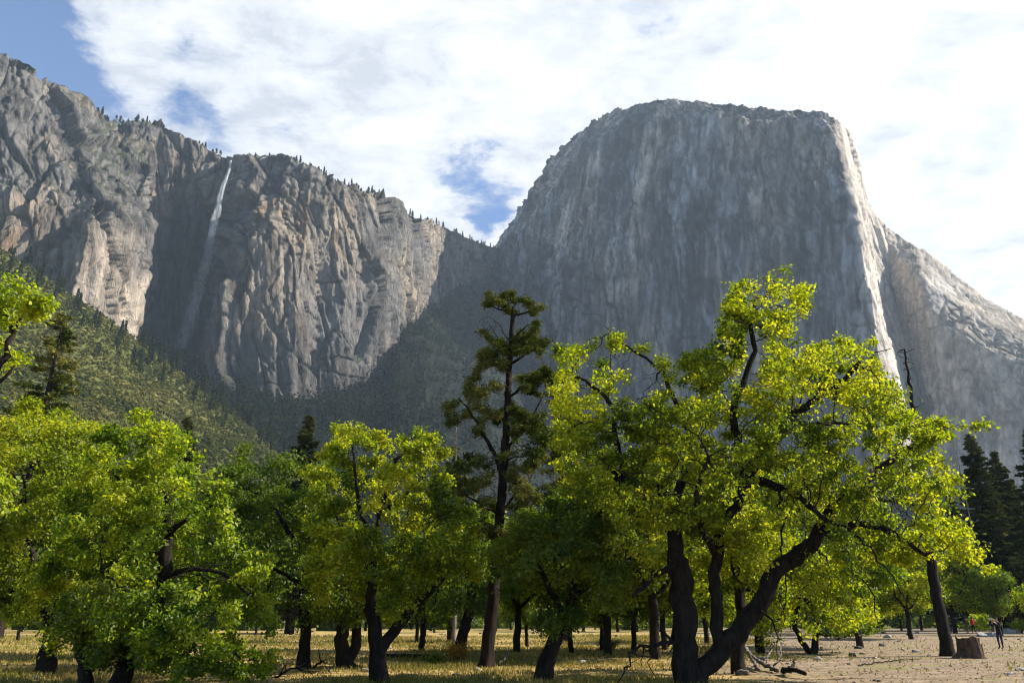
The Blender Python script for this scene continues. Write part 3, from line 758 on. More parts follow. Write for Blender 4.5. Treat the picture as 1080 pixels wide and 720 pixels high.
def traced_tree(name, label, base, limbs, blobs, nattr, nleaf, lsize=.115, pal=PAL_OAK, seed=1, Y=None, thick=1.2, spread=.17, bark=None,
                D=.28, dk=.42, gap=.28, group=None, width=.62, leafmat=None, bares=(), updir=.55, droop=.05, cat='tree', quads=2, maxcnt=5, tip=.007, jit=.28, grav=0.0, depth=1.0, gapscale=1.3, flat=1.0):
    if Y is None: Y = Yground(base[1])
    rng = np.random.RandomState(seed)
    b = np.array(pix(base[0], base[1], Y)); b[2] = gz(b[0], b[1]) - .05
    s = Skel(); first = True
    for L in limbs:
        pts = [np.array(pix(p[0], p[1], Y + (p[2] if len(p) > 2 else 0))) for p in L['p']]
        if first: pts[0] = b.copy()
        ids = s.limb(pts, L['r'][0], L['r'][1], L.get('bare', False), None if not first else -1, step=.2, jit=L.get('j', .025), rng=rng)
        if first: root_flare(s, ids, L['r'][0])
        elif L.get('base'): pass
        first = False
    A = blob_points(blobs, Y, nattr, seed, depth, gap, thick, gapscale, flat)
    s.colonize(A, D, dk, 140, jit, seed, grav)
    kids = set(s.par); tips = [i for i in range(len(s.P)) if i not in kids and s.rmin[i] == 0]; cc_ = np.mean([s.P[i] for i in tips], 0)
    for i in tips:                                            # ragged outer sprigs
        if rng.rand() < .13:
            dv = s.P[i] - s.P[s.par[i]]; dv = dv / (np.linalg.norm(dv) + 1e-6) + (s.P[i] - cc_) / (np.linalg.norm(s.P[i] - cc_) + 1e-6) * .8 + rng.normal(0, .35, 3); par = i; q = s.P[i].copy()
            for k_ in range(rng.randint(2, 5)):
                dv = dv / np.linalg.norm(dv) + rng.normal(0, .22, 3); q = q + dv / np.linalg.norm(dv) * D * .7; par = s.add(q, par)
    for L in bares:
        pts = [np.array(pix(p[0], p[1], Y + (p[2] if len(p) > 2 else 0))) for p in L['p']]
        ids = s.limb(pts, L['r'][0], L['r'][1], True, None, step=.16, jit=.035, rng=rng)
        for i in ids[2::L.get('every', 3)]:                       # crooked side twigs
            q = s.P[i].copy(); dv = rng.normal(0, 1, 3) * np.array([1, .8, .6]); dv[2] -= L.get('sag', .3); par = i; r = max(.004, s.rmin[i] * .45)
            for k in range(rng.randint(2, 6)):
                dv = dv / np.linalg.norm(dv) + rng.normal(0, .45, 3); q = q + dv / np.linalg.norm(dv) * .13
                par = s.add(q, par, r, True); r *= .8
    chains = s.finish(tip=tip)
    o = thing_empty(name, b, label, cat, group)
    V, F = tubes(chains, seed=seed)
    t = mesh_np('trunk', V - b, F, bark or M_bark, o, smooth=True)
    V, F, c = crown_from(s, nleaf, lsize, spread, pal, seed, width, quads, maxcnt, updir, droop)
    mesh_np('crown', V - b, F, leafmat or M_leaf, o, cols=c)
    return o, s
# ------------------------------------------------------------------ the traced trees of the foreground
def LB(r0, r1, *p, **k): d = dict(p=list(p), r=(r0, r1)); d.update(k); return d
QF = 1.0
# great multi-stemmed oak
hero_limbs = [
 LB(.34, .30, (729, 727), (722, 700), (723, 672), (722, 640), (719, 612), (716, 592), j=.04),
 LB(.27, .22, (737, 722), (748, 702), (764, 680), (783, 660), (799, 642), (808, 622), (816, 603), (836, 588), (855, 576), j=.035),
 LB(.19, .11, (855, 576), (866, 558), (873, 545), (886, 527), (901, 516), (925, 496, 1)),
 LB(.17, .12, (758, 684), (756, 662), (757, 638), (753, 612), (756, 585), (758, 560), (766, 545), (778, 534), (782, 520), (785, 504)),
 LB(.17, .07, (785, 504), (800, 485), (815, 465), (832, 441), (846, 431), (868, 415), (893, 398), (908, 380, -.5)),
 LB(.13, .05, (785, 504), (781, 475), (776, 452), (773, 428), (786, 398), (795, 368), (791, 338), (801, 312, .4)),
 LB(.22, .09, (716, 592), (712, 566), (706, 538), (696, 516), (662, 509, .6), (634, 490, .8)),
 LB(.15, .06, (706, 538), (722, 500, 1), (728, 465, 1.4), (716, 432, 1), (698, 388, .6)),
 LB(.05, .02, (698, 388, .6), (674, 374, .5), (655, 361, .4), (640, 352, .4)),
 LB(.10, .04, (662, 509, .6), (650, 465, .2), (646, 430), (625, 407), (602, 396)),
 LB(.15, .05, (782, 520), (798, 507), (822, 513), (845, 525, -1), (862, 542, -1.6), (890, 556, -2)),
 LB(.14, .05, (866, 558), (885, 556, -1), (915, 552, -1.6), (950, 566, -2), (975, 585, -2)),
 LB(.12, .04, (873, 545), (893, 530, 1.5), (925, 527, 2), (960, 530, 2)),
 LB(.10, .04, (815, 465), (838, 452, 1), (880, 446, 1.5), (915, 450, 1.5)),
 LB(.12, .04, (925, 496, 1), (950, 478, .6), (975, 462, .4), (998, 452)),
 LB(.12, .05, (716, 592), (690, 608, -1), (668, 628, -1.5)),
 LB(.12, .04, (756, 585), (740, 555, -1.5), (735, 520, -2.4), (748, 480, -2.6)),
]
hero_blobs = [(800, 306, 20), (818, 299, 15), (842, 308, 15), (848, 322, 10), (774, 316, 18), (756, 312, 10), (800, 335, 26), (826, 338, 22), (778, 352, 24), (836, 350, 12),
 (786, 385, 34), (748, 385, 26), (722, 384, 18), (756, 366, 14), (700, 380, 10), (655, 356, 11), (673, 350, 10), (684, 358, 9), (640, 352, 8), (700, 405, 20),
 (832, 392, 32), (868, 378, 24), (888, 366, 14), (908, 380, 18), (868, 400, 36), (905, 412, 32), (930, 410, 20), (860, 435, 42), (820, 425, 38), (920, 445, 32), (945, 438, 20),
 (948, 470, 28), (966, 458, 18), (988, 452, 14), (1004, 449, 9), (978, 482, 22), (962, 505, 30), (984, 518, 24), (930, 500, 34), (994, 545, 22), (1012, 566, 18), (1030, 585, 14), (1002, 578, 20), (972, 560, 28), (955, 585, 18),
 (775, 430, 36), (735, 440, 36), (700, 440, 36), (660, 440, 32), (625, 408, 20), (602, 390, 19), (592, 372, 10), (612, 368, 13), (632, 388, 14), (650, 400, 14), (600, 425, 24), (585, 408, 10), (625, 445, 32), (660, 480, 36), (600, 462, 24), (612, 500, 30), (650, 520, 32),
 (700, 490, 38), (745, 490, 36), (795, 470, 34), (890, 480, 38), (850, 500, 34), (815, 540, 24), (770, 560, 20), (735, 545, 28), (690, 540, 30), (860, 545, 22), (910, 545, 28), (935, 572, 24), (900, 592, 20), (870, 610, 16), (800, 590, 16), (690, 590, 18), (650, 570, 22)]
hero, hs = traced_tree('oak_tree', 'largest oak, thick black forked trunks and a broad yellow-green crown, right of centre', (729, 727), hero_limbs, hero_blobs,
  int(8600 * QF), int(102000 * QF), .110, PAL_OAK, 7, Y=22.3, thick=1.5, spread=.115, gap=.20, D=.23, dk=.30, bares=[
   LB(.07, .012, (712, 684), (700, 676, -.3), (690, 682, -.6), (674, 681, -1), (663, 697, -1.4), (651, 719, -1.8), every=1, sag=.2),
   LB(.03, .010, (690, 682, -.6), (684, 700, -.8), (690, 712, -.8), every=2),
   LB(.05, .012, (712, 684), (700, 662, -.4), (704, 642, -.5), (712, 630, -.5), every=2),
   LB(.05, .008, (866, 558), (888, 580, -2), (905, 605, -2.4), (918, 628, -2.4), (924, 660, -2.4), every=2),
   LB(.03, .006, (890, 556, -2), (912, 572, -2.4), (935, 600, -2.6), (950, 625, -2.6), (963, 655, -2.6), every=2),
   LB(.03, .006, (855, 576), (872, 590, -1.5), (874, 620, -1.6), (868, 640, -1.6), every=2),
   LB(.04, .006, (822, 513), (826, 545, -1), (824, 580, -1), (829, 620, -1), (822, 680, -1), every=2),
   LB(.03, .006, (845, 525), (850, 560, -2), (844, 585, -2), (846, 600, -2), every=2),
   LB(.04, .008, (799, 642), (815, 655, -.6), (822, 672, -.8), (818, 690, -.8), every=2),
   LB(.03, .008, (698, 388, .6), (690, 405), (680, 412), (676, 425), every=2, sag=0),
   LB(.02, .006, (655, 361, .4), (645, 372), (650, 380), every=2, sag=0),
   LB(.02, .006, (655, 361, .4), (640, 345), (636, 332), every=2, sag=-.2),
   LB(.03, .008, (908, 380), (925, 372), (940, 368), every=1, sag=0)])

traced_tree('maple_tree', 'broad leafy tree at left whose drooping branches reach the grass', (126, 722),
  [LB(.20, .16, (126, 722), (133, 700), (146, 676), (160, 650), (170, 622), (176, 590)),
   LB(.15, .07, (176, 590), (179, 555), (176, 520), (171, 485), (166, 455)),
   LB(.09, .03, (176, 570), (200, 545, -.6), (228, 530, -1)), LB(.09, .03, (177, 545), (150, 520, -.5), (120, 500, -.8)),
   LB(.09, .03, (172, 610), (200, 600, -1), (235, 605, -1.5), (262, 625, -1.8)), LB(.09, .03, (165, 640), (130, 620, -1), (105, 600, -1)),
   LB(.08, .03, (160, 650), (190, 660, -1.2), (220, 672, -1.8), (250, 690, -2)), LB(.07, .03, (176, 590), (140, 570, .8), (110, 560, 1))],
  [(146, 444, 18), (125, 456, 16), (168, 452, 16), (188, 466, 14), (150, 470, 24), (110, 480, 20), (195, 490, 24), (90, 500, 22), (135, 510, 36), (180, 520, 34), (222, 512, 22),
   (95, 545, 36), (150, 560, 42), (205, 555, 38), (240, 560, 24), (80, 580, 30), (120, 600, 40), (180, 600, 42), (235, 600, 36), (268, 605, 18), (150, 640, 40), (205, 640, 42), (255, 640, 32), (283, 648, 14),
   (180, 672, 34), (225, 682, 34), (262, 682, 26), (285, 672, 10), (205, 705, 22), (245, 706, 20), (272, 704, 12), (160, 690, 20), (110, 640, 26)],
  int(5600 * QF), int(62000 * QF), .110, PAL_GREEN, 17, Y=21.5, thick=1.3, spread=.115, gap=.14, D=.23, dk=.31, droop=.15)

traced_tree('oak_tree', 'bright oak with a low forking trunk at the far left edge of the meadow', (48, 708),
  [LB(.26, .20, (48, 708), (49, 690), (54, 668)), LB(.15, .06, (54, 668), (46, 640), (38, 605), (30, 560), (25, 520)), LB(.14, .05, (54, 668), (60, 640, .5), (72, 600, .8), (75, 550, 1), (70, 500, 1)),
   LB(.09, .04, (46, 640), (15, 625, -.5), (-15, 610, -1))],
  [(20, 545, 34), (52, 560, 30), (10, 590, 34), (45, 600, 28), (25, 630, 26), (60, 630, 16), (60, 520, 34), (20, 500, 32), (75, 480, 26), (45, 465, 22), (30, 445, 14), (95, 452, 14), (-10, 620, 26), (-30, 560, 40), (90, 520, 26), (85, 570, 24), (-5, 470, 24), (60, 442, 10), (92, 610, 20)],
  int(2600 * QF), int(52000 * QF), .12, PAL_OAK, 23, Y=26.5, thick=1.6, spread=.18, gap=.24, D=.3, dk=.42)

traced_tree('oak_tree', 'small dark leaning oak with a thin bare trunk near the left front', (90, 726),
  [LB(.13, .09, (92, 726), (90, 706), (85, 690), (83, 674), (88, 655)), LB(.06, .03, (85, 690), (105, 678), (122, 672)), LB(.06, .03, (88, 655), (105, 636, .6), (110, 615, 1))],
  [(90, 640, 24), (115, 655, 14), (70, 650, 14), (105, 620, 20), (128, 680, 10), (108, 690, 9)], 420, 7000, .11, PAL_DARK, 29, Y=21.2, thick=.8, spread=.16,
  bares=[LB(.02, .006, (83, 674), (70, 676), (55, 688), every=2), LB(.02, .006, (85, 690), (100, 692), (110, 685), every=2)])

traced_tree('oak_tree', 'bright green branch of an oak reaching in at the left edge', (-150, 790),
  [LB(.28, .2, (-150, 790), (-145, 700), (-135, 600), (-110, 500)), LB(.14, .05, (-110, 500), (-70, 440), (-30, 408), (-5, 395), (4, 382), (12, 352), (10, 335)),
   LB(.05, .02, (12, 352), (25, 330), (40, 318)), LB(.06, .02, (-30, 408), (0, 402), (15, 385)), LB(.10, .04, (-110, 500), (-60, 500), (-20, 500)), LB(.10, .04, (-110, 500), (-100, 420), (-60, 340), (-25, 315))],
  [(12, 300, 11), (33, 303, 10), (40, 320, 8), (6, 318, 12), (26, 330, 8), (2, 336, 10), (-8, 305, 18), (8, 368, 12), (20, 376, 9), (-4, 382, 15), (-15, 350, 20), (2, 425, 6), (-12, 430, 14), (-6, 510, 13), (3, 532, 6), (-20, 530, 18), (-60, 420, 50), (-60, 520, 50), (-90, 340, 40), (-130, 460, 60)],
  int(2200 * QF), int(30000 * QF), .10, PAL_GREEN, 31, Y=15, thick=.7, spread=.12, D=.2, dk=.3, gap=.15)

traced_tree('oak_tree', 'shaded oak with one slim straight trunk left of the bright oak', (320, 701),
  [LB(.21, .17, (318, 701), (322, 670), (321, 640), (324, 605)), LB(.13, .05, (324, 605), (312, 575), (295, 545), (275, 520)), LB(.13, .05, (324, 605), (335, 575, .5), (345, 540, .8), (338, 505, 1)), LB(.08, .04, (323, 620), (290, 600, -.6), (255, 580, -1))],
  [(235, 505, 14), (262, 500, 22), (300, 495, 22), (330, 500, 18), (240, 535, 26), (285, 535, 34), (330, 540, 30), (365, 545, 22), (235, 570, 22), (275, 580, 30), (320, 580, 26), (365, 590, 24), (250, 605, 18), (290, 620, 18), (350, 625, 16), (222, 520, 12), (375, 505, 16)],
  int(2300 * QF), int(38000 * QF), .12, PAL_DARK, 37, thick=1.7, spread=.18, D=.3, dk=.42, gap=.22)  # shade from neighbouring trees is put into the darker leaf palette

traced_tree('oak_tree', 'bright yellow-green oak with a forked trunk and long limb, left of the tall pine', (400, 724),
  [LB(.24, .20, (402, 724), (399, 700), (398, 680), (394, 660), (391, 640)), LB(.16, .06, (391, 640), (392, 610), (396, 575), (402, 540), (412, 505), (420, 480)),
   LB(.17, .07, (399, 686), (415, 664), (432, 645), (448, 628), (462, 614), (478, 592)), LB(.11, .04, (392, 610), (375, 580, .6), (358, 550, 1), (345, 515, 1)), LB(.09, .03, (396, 575), (380, 540, -1), (375, 505, -1.4), (372, 470, -1.4)), LB(.08, .03, (402, 540), (430, 520, -.8), (450, 495, -1.2))],
  [(366, 452, 10), (380, 462, 12), (350, 470, 10), (440, 460, 13), (425, 470, 14), (450, 475, 12), (365, 485, 20), (400, 485, 24), (440, 492, 22), (335, 500, 20), (465, 510, 16), (350, 525, 28), (395, 525, 34), (440, 530, 30), (475, 540, 20), (492, 555, 12), (330, 550, 18), (365, 565, 32), (415, 575, 36), (460, 580, 26), (488, 585, 14), (345, 600, 22), (385, 612, 26), (430, 615, 24), (330, 590, 12), (465, 605, 14), (410, 640, 12)],
  int(4600 * QF), int(56000 * QF), .105, PAL_OAK, 41, Y=23.5, thick=1.5, spread=.115, D=.24, dk=.32, gap=.15,
  bares=[LB(.02, .005, (462, 614), (458, 640), (462, 655), every=2), LB(.02, .005, (448, 628), (445, 645), (450, 665), every=2)])

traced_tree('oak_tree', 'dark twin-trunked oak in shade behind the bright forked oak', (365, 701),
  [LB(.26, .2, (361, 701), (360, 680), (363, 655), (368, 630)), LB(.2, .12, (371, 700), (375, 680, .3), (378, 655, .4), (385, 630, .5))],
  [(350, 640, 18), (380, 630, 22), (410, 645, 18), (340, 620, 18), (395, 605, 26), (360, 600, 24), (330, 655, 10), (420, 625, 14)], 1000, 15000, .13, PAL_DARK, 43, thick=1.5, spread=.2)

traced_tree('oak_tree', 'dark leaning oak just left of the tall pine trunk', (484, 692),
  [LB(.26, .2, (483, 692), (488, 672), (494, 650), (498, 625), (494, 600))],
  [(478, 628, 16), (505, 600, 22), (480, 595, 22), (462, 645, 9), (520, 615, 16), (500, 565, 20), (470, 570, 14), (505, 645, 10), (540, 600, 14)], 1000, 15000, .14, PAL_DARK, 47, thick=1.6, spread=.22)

traced_tree('oak_tree', 'deep green oak with a trunk bending right, between the pine and the largest oak', (572, 718),
  [LB(.25, .20, (572, 718), (576, 702), (582, 684), (590, 666), (598, 648)), LB(.14, .05, (598, 648), (604, 620), (612, 590), (608, 560), (604, 530)), LB(.12, .05, (596, 655), (585, 630, -.5), (572, 605, -.8), (560, 575, -1)), LB(.10, .04, (602, 630), (625, 612, .6), (645, 590, 1))],
  [(560, 560, 22), (590, 545, 26), (625, 555, 22), (650, 575, 18), (545, 585, 20), (580, 585, 28), (620, 590, 26), (545, 612, 16), (570, 625, 18), (600, 620, 24), (635, 620, 20), (605, 650, 14), (655, 605, 12), (530, 575, 10), (575, 655, 9), (600, 520, 14), (640, 640, 10)],
  int(2200 * QF), int(42000 * QF), .115, PAL_DARK, 53, Y=24.5, thick=1.3, spread=.16, gap=.2, D=.27, dk=.38)

traced_tree('oak_tree', 'slender straight trunk standing just behind the great forked oak', (781, 712),
  [LB(.21, .15, (781, 712), (779, 690), (781, 660), (780, 630), (776, 600)), LB(.1, .04, (776, 600), (765, 570), (760, 530)), LB(.09, .04, (780, 630), (795, 600), (812, 570))],
  [(765, 590, 18), (790, 580, 20), (815, 570, 16), (760, 555, 18), (790, 550, 18), (745, 600, 12), (800, 610, 12), (770, 640, 10), (745, 640, 12)], 900, 14000, .13, PAL_OAK, 59, Y=27, thick=1.3, spread=.18)

traced_tree('oak_tree', 'small oak with two thin crooked trunks right of the largest oak', (858, 689),
  [LB(.15, .12, (861, 689), (861, 668), (861, 648), (852, 634), (838, 625)), LB(.15, .1, (853, 691), (848, 680), (842, 668), (838, 655), (842, 640)), LB(.07, .03, (861, 650), (876, 635), (888, 620)), LB(.07, .03, (838, 625), (815, 618), (800, 612))],
  [(800, 640, 12), (825, 645, 14), (850, 650, 12), (880, 645, 14), (895, 655, 10), (815, 620, 16), (845, 615, 18), (878, 615, 18), (900, 630, 14), (790, 660, 8), (808, 665, 8), (860, 595, 18), (830, 595, 16), (915, 650, 8)],
  1500, 20000, .15, PAL_OAK, 61, thick=1.8, spread=.22, D=.32, dk=.45)

# tall weathered pine
pine_limbs = [LB(.26, .09, (512, 700), (516, 668), (520, 630), (523, 595), (526, 555), (529, 520), (531, 485), (534, 445), (536, 405), (539, 360), (541, 325), j=.015),
 LB(.10, .03, (529, 505), (522, 478), (512, 462, -.3), (505, 448, -.6), (494, 430, -1), (484, 420, -1.3)), LB(.08, .03, (530, 500), (538, 470, .4), (552, 452, .6), (566, 430, .8), (576, 412, 1)),
 LB(.07, .02, (535, 420), (550, 408, .3), (564, 396, .4), (574, 384, .5)), LB(.07, .02, (537, 385), (552, 375, -.2), (566, 366, -.3)), LB(.06, .02, (537, 385), (518, 382, .3), (506, 390, .4)),
 LB(.05, .02, (539, 358), (552, 347), (560, 341)), LB(.05, .02, (540, 332), (525, 325), (514, 322)), LB(.05, .02, (540, 332), (555, 330), (565, 324)),
 LB(.07, .02, (526, 545), (505, 530, -.6), (486, 518, -1)), LB(.07, .02, (527, 540), (545, 520, .6), (560, 505, 1)), LB(.07, .02, (534, 445), (515, 432, .6), (500, 425, .9))]
pine_blobs = [(536, 314, 11), (522, 320, 9), (551, 319, 10), (562, 328, 7), (512, 321, 6), (540, 327, 9), (560, 346, 5), (527, 365, 12), (514, 374, 11), (508, 386, 9), (503, 398, 6), (550, 362, 12), (565, 360, 9), (574, 360, 7), (540, 375, 11), (524, 382, 9), (569, 372, 6),
 (500, 412, 13), (484, 420, 12), (474, 428, 9), (515, 410, 10), (487, 438, 12), (505, 432, 12), (478, 445, 8), (560, 402, 11), (574, 396, 9), (550, 412, 8), (585, 404, 7), (522, 440, 10), (545, 440, 16), (560, 450, 16), (548, 465, 14), (575, 462, 10), (505, 455, 8), (568, 480, 10), (540, 482, 12), (555, 495, 10),
 (496, 488, 13), (482, 500, 12), (510, 505, 12), (490, 518, 14), (512, 530, 10), (545, 512, 12), (560, 525, 12), (548, 545, 12), (478, 530, 8), (530, 565, 12), (505, 560, 10), (560, 565, 10)]
pine, ps = traced_tree('pine_tree', 'tall weathered pine with a straight trunk and tufted sparse crown at centre', (512, 700), pine_limbs, pine_blobs, 3400, 66000, .17, PAL_PINE, 67, Y=31,
  thick=.55, flat=.8, spread=.10, bark=M_pbark, D=.22, dk=.28, gap=.42, width=.30, leafmat=M_needle, quads=1, maxcnt=4, updir=.9, droop=-.08, tip=.010, jit=.2,
  bares=[LB(.03, .008, (537, 385), (515, 340), (510, 338), every=3), LB(.025, .008, (539, 358), (520, 337, .2), (508, 336, .3), every=3, sag=0), LB(.04, .01, (531, 485), (560, 478), (575, 480), every=2), LB(.04, .01, (524, 580), (545, 572), (560, 575), every=2)])

# leaning dead pine with a bare spire
ids = None
Yd = Yground(691)
s = Skel(); rng = np.random.RandomState(71)
b = np.array(pix(1000, 691, Yd)); b[2] = gz(b[0], b[1]) - .05
pts = [b] + [np.array(pix(*p, Yd)) for p in ((996, 668), (990, 640), (984, 605), (978, 560), (973, 520), (968, 470), (962, 425), (957, 390), (954, 368))]
ii = s.limb(pts, .30, .04, True, -1, step=.25, jit=.02, rng=rng); root_flare(s, ii, .28)
for i in range(len(ii)):
    z = s.P[ii[i]][2]
    if z > 11.2 or (z > 4 and rng.rand() < .12):
        for q_ in range(1 if z < 11.2 else (2 if rng.rand() < .5 else 1)):
            a = rng.uniform(0, 6.28); dv = np.array([math.cos(a), math.sin(a), rng.uniform(-.1, .5)]); par = ii[i]; q = s.P[par].copy(); r = .022
            for k in range(rng.randint(2, 5)):
                q = q + dv * .16; dv = dv + rng.normal(0, .3, 3); dv /= np.linalg.norm(dv); par = s.add(q, par, r, True); r *= .75
o = thing_empty('dead_pine', b, 'leaning dead pine with a bare spiky top, left of the stump', 'tree')
V, F = tubes(s.finish(), seed=3); mesh_np('trunk', V - b, F, M_bark, o, smooth=True)

# ------------------------------------------------------------------ trees of the middle distance and the far wood's edge
def proto_oak(seed, H, R, nattr, nleaf, lsize, pal):
    """a free-standing oak built at the origin; returns (trunk mesh, crown mesh)"""
    rng = np.random.RandomState(seed); s = Skel()
    lean = rng.uniform(-.12, .12, 2)
    ids = s.limb([(0, 0, -.05), (lean[0], lean[1], H * .12), (lean[0] * 3, lean[1] * 2, H * .27)], H * .024, H * .019, False, -1, .25, .02, rng)
    top = ids[-1]; tp = s.P[top]
    for k in range(4):
        a = k * 1.6 + rng.uniform(-.4, .4); d = np.array([math.cos(a), math.sin(a), 0])
        s.limb([tp, tp + d * R * .25 + np.array([0, 0, H * .12]), tp + d * R * .5 + np.array([0, 0, H * .30])], H * .012, H * .005, False, top, .25, .05, rng)
    B = []
    for k in range(16):
        a = rng.uniform(0, 6.28); rr = R * rng.uniform(.15, .75); zz = H * rng.uniform(.33, .86); sc = math.sqrt(max(.15, 1 - ((zz / H - .5) / .5) ** 2))
        B.append((math.cos(a) * rr * sc, math.sin(a) * rr * sc, zz, R * rng.uniform(.22, .42)))
    A = []
    for (x, y, z, r) in B:
        q = rng.normal(0, 1, (nattr // 16, 3)); q /= np.linalg.norm(q, axis=1)[:, None]; q *= (rng.uniform(0, 1, len(q)) ** .4)[:, None] * r; q[:, 2] *= .8
        A.append(q + np.array([x, y, z]))
    A = np.concatenate(A); A = A[A[:, 2] > H * .16]
    s.colonize(A, H * .035, H * .05, 90, .28, seed)
    ch = s.finish(tip=.012); V, F = tubes(ch, seed=seed)
    tm = mesh_np('trunk', V, F, M_bark, smooth=True, link=False)
    V, F, c = crown_from(s, nleaf, lsize, H * .028, pal, seed, quads=1, width=.75, maxcnt=6)
    cm = mesh_np('crown', V, F, M_leaf, cols=c, link=False)
    return tm, cm
def proto_conifer(seed, H, R, nbr, per, pal, nl=.42, bare=.12, shape=.85, w=.3):
    rng = np.random.RandomState(seed)
    chains = [(np.array([(rng.normal(0, .02) * t, rng.normal(0, .02) * t, t * H) for t in np.linspace(-.004, 1, 14)]), np.linspace(H * .016, .02, 14))]
    C, Nn, dr = [], [], []
    for k in range(nbr):
        t = bare + (1 - bare) * (k + rng.rand()) / nbr; z = t * H; L = R * (1 - t) ** shape * rng.uniform(.6, 1.1) + .25
        if t < bare + .15: L *= rng.uniform(.5, 1)
        a = rng.uniform(0, 6.28); d = np.array([math.cos(a), math.sin(a)]); m = 6
        q = np.linspace(0, 1, m); zz = z + L * (.10 * q * (1 - t) - .38 * q ** 1.6 * (1.1 - t) + .22 * q * t)
        pts = np.stack([d[0] * L * q, d[1] * L * q, zz], 1)
        chains.append((pts, np.linspace(.012 + .01 * L, .006, m)))
        n = max(4, int(per * L / R)) ; u = rng.uniform(.12, 1, n) ** .8; side = rng.normal(0, .18, n) * L * (1.15 - u)
        px_ = np.interp(u, q, pts[:, 0]) - d[1] * side; py_ = np.interp(u, q, pts[:, 1]) + d[0] * side; pz = np.interp(u, q, pts[:, 2]) - np.abs(side) * .3 + rng.normal(0, .05, n) - rng.uniform(0, .25, n) * .5
        C.append(np.stack([px_, py_, pz], 1)); 
    C = np.concatenate(C); n = len(C)
    Nn = rng.normal(0, .6, (n, 3)); Nn[:, 2] += .9; Nn /= np.linalg.norm(Nn, axis=1)[:, None]
    V, F = leaf_mesh(C, Nn, nl * rng.uniform(.6, 1.3, n), w, rng, 1)
    c = pal_col(pal, n, fbm(C, (2, 2, 2), 3, seed), rng, 4)
    tv, tf = tubes(chains, seed=seed)
    return mesh_np('trunk', tv, tf, M_pbark, smooth=True, link=False), mesh_np('crown', V, F, M_needle, cols=c, link=False)

def place(name, meshes, loc, scale, rot, label, cat='tree', group=None, sz=1.0):
    o = thing_empty(name, loc, label, cat, group); o.rotation_euler = (0, 0, rot); o.scale = (scale, scale, scale * sz)
    for nm, me in zip(('trunk', 'crown'), meshes):
        c = bpy.data.objects.new(nm, me); COL.objects.link(c); c.parent = o
    return o

oakA = proto_oak(101, 9.0, 4.6, 1500, 17000, .20, PAL_OAK)
oakB = proto_oak(102, 8.0, 4.4, 1400, 16000, .20, PAL_GREEN)
oakC = proto_oak(103, 10.0, 4.2, 1500, 17000, .21, PAL_DARK)
PAL_FIR = ((.018, .030, .014), (.040, .058, .024), (.085, .095, .040))
firA = proto_conifer(201, 28, 5.4, 300, 210, PAL_FIR, .62, w=.34)
firB = proto_conifer(202, 26, 4.8, 280, 200, PAL_FIR, .62, bare=.08, w=.34)
pinC = proto_conifer(203, 24, 4.2, 110, 230, PAL_PINE, .55, bare=.30, shape=.6, w=.22)
def gp(px, Y): # ground point under photo column px at distance Y
    x, y, _ = pix(px, 668, Y); return (x, y, gz(x, y) - .03)
def hscale(px, py_top, Y, H):
    return (pix(px, py_top, Y)[2]) / H
rng = random.Random(5)
# middle-distance oaks the photograph singles out: px, Y, top py, mesh, label
MID = [
 (245, 38, 492, oakC, 'dark green oak between the drooping maple and the slim shaded trunk'),
 (545, 44, 520, oakB, 'green oak filling in behind the right side of the tall pine trunk'),
 (690, 36, 455, oakA, 'tall yellow-green oak behind the left half of the largest oak'),
 (640, 40, 500, oakB, 'green oak behind the bending deep green oak'),
 (800, 42, 480, oakA, 'yellow-green oak behind the middle of the largest oak'),
 (905, 50, 520, oakB, 'green oak behind the long right fork of the largest oak'),
 (120, 40, 470, oakA, 'yellow-green oak rising behind the drooping maple'),
 (445, 46, 545, oakC, 'dark oak between the bright forked oak and the pine'),
 (634, 46, 585, oakB, 'small oak with a low left fork in the open grass left of the largest oak'),
 (556, 52, 590, oakC, 'small straight oak seen right behind the tall pine trunk'),
 (602, 44, 560, oakC, 'dark oak just behind the bending deep green oak'),
 (700, 47, 540, oakB, 'oak with a leaning trunk seen close left of the great black trunk'),
 (668, 44, 560, oakC, 'thin dark oak left of the dead low branch'),
 (745, 60, 560, oakA, 'oak seen between the two forks of the largest oak'),
 (440, 60, 585, oakB, 'oak seen below the long limb of the bright forked oak'),
 (270, 85, 610, oakC, 'dark oak far behind at left, beside the drooping maple'),
 (20, 60, 600, oakC, 'dark oak far behind at the left edge'),
 (1056, 84, 588, oakC, 'round dark green oak behind the walkers at the right edge'),
 (1008, 96, 570, oakA, 'pale oak behind the top of the leaning dead pine trunk'),
 (1120, 80, 590, oakB, 'green oak half outside the right edge'),
 (960, 70, 560, oakA, 'yellow-green oak left of the leaning dead trunk'),
 (915, 84, 568, oakA, 'yellow oak behind the hanging bare twigs'),
 (872, 92, 570, oakB, 'green oak at the edge of the clearing behind the small crooked oak'),
 (820, 100, 575, oakA, 'yellow oak far behind the right fork of the largest oak'),
]
for k, (px, Y, top, me, lab) in enumerate(MID):
    sc = hscale(px, top, Y, {oakA: 9.0, oakB: 8.0, oakC: 10.0}[me])
    place('oak_tree', me, gp(px, Y), sc, rng.uniform(0, 6.28), lab)
H_ = {id(oakA): 9.0, id(oakB): 8.0, id(oakC): 10.0}
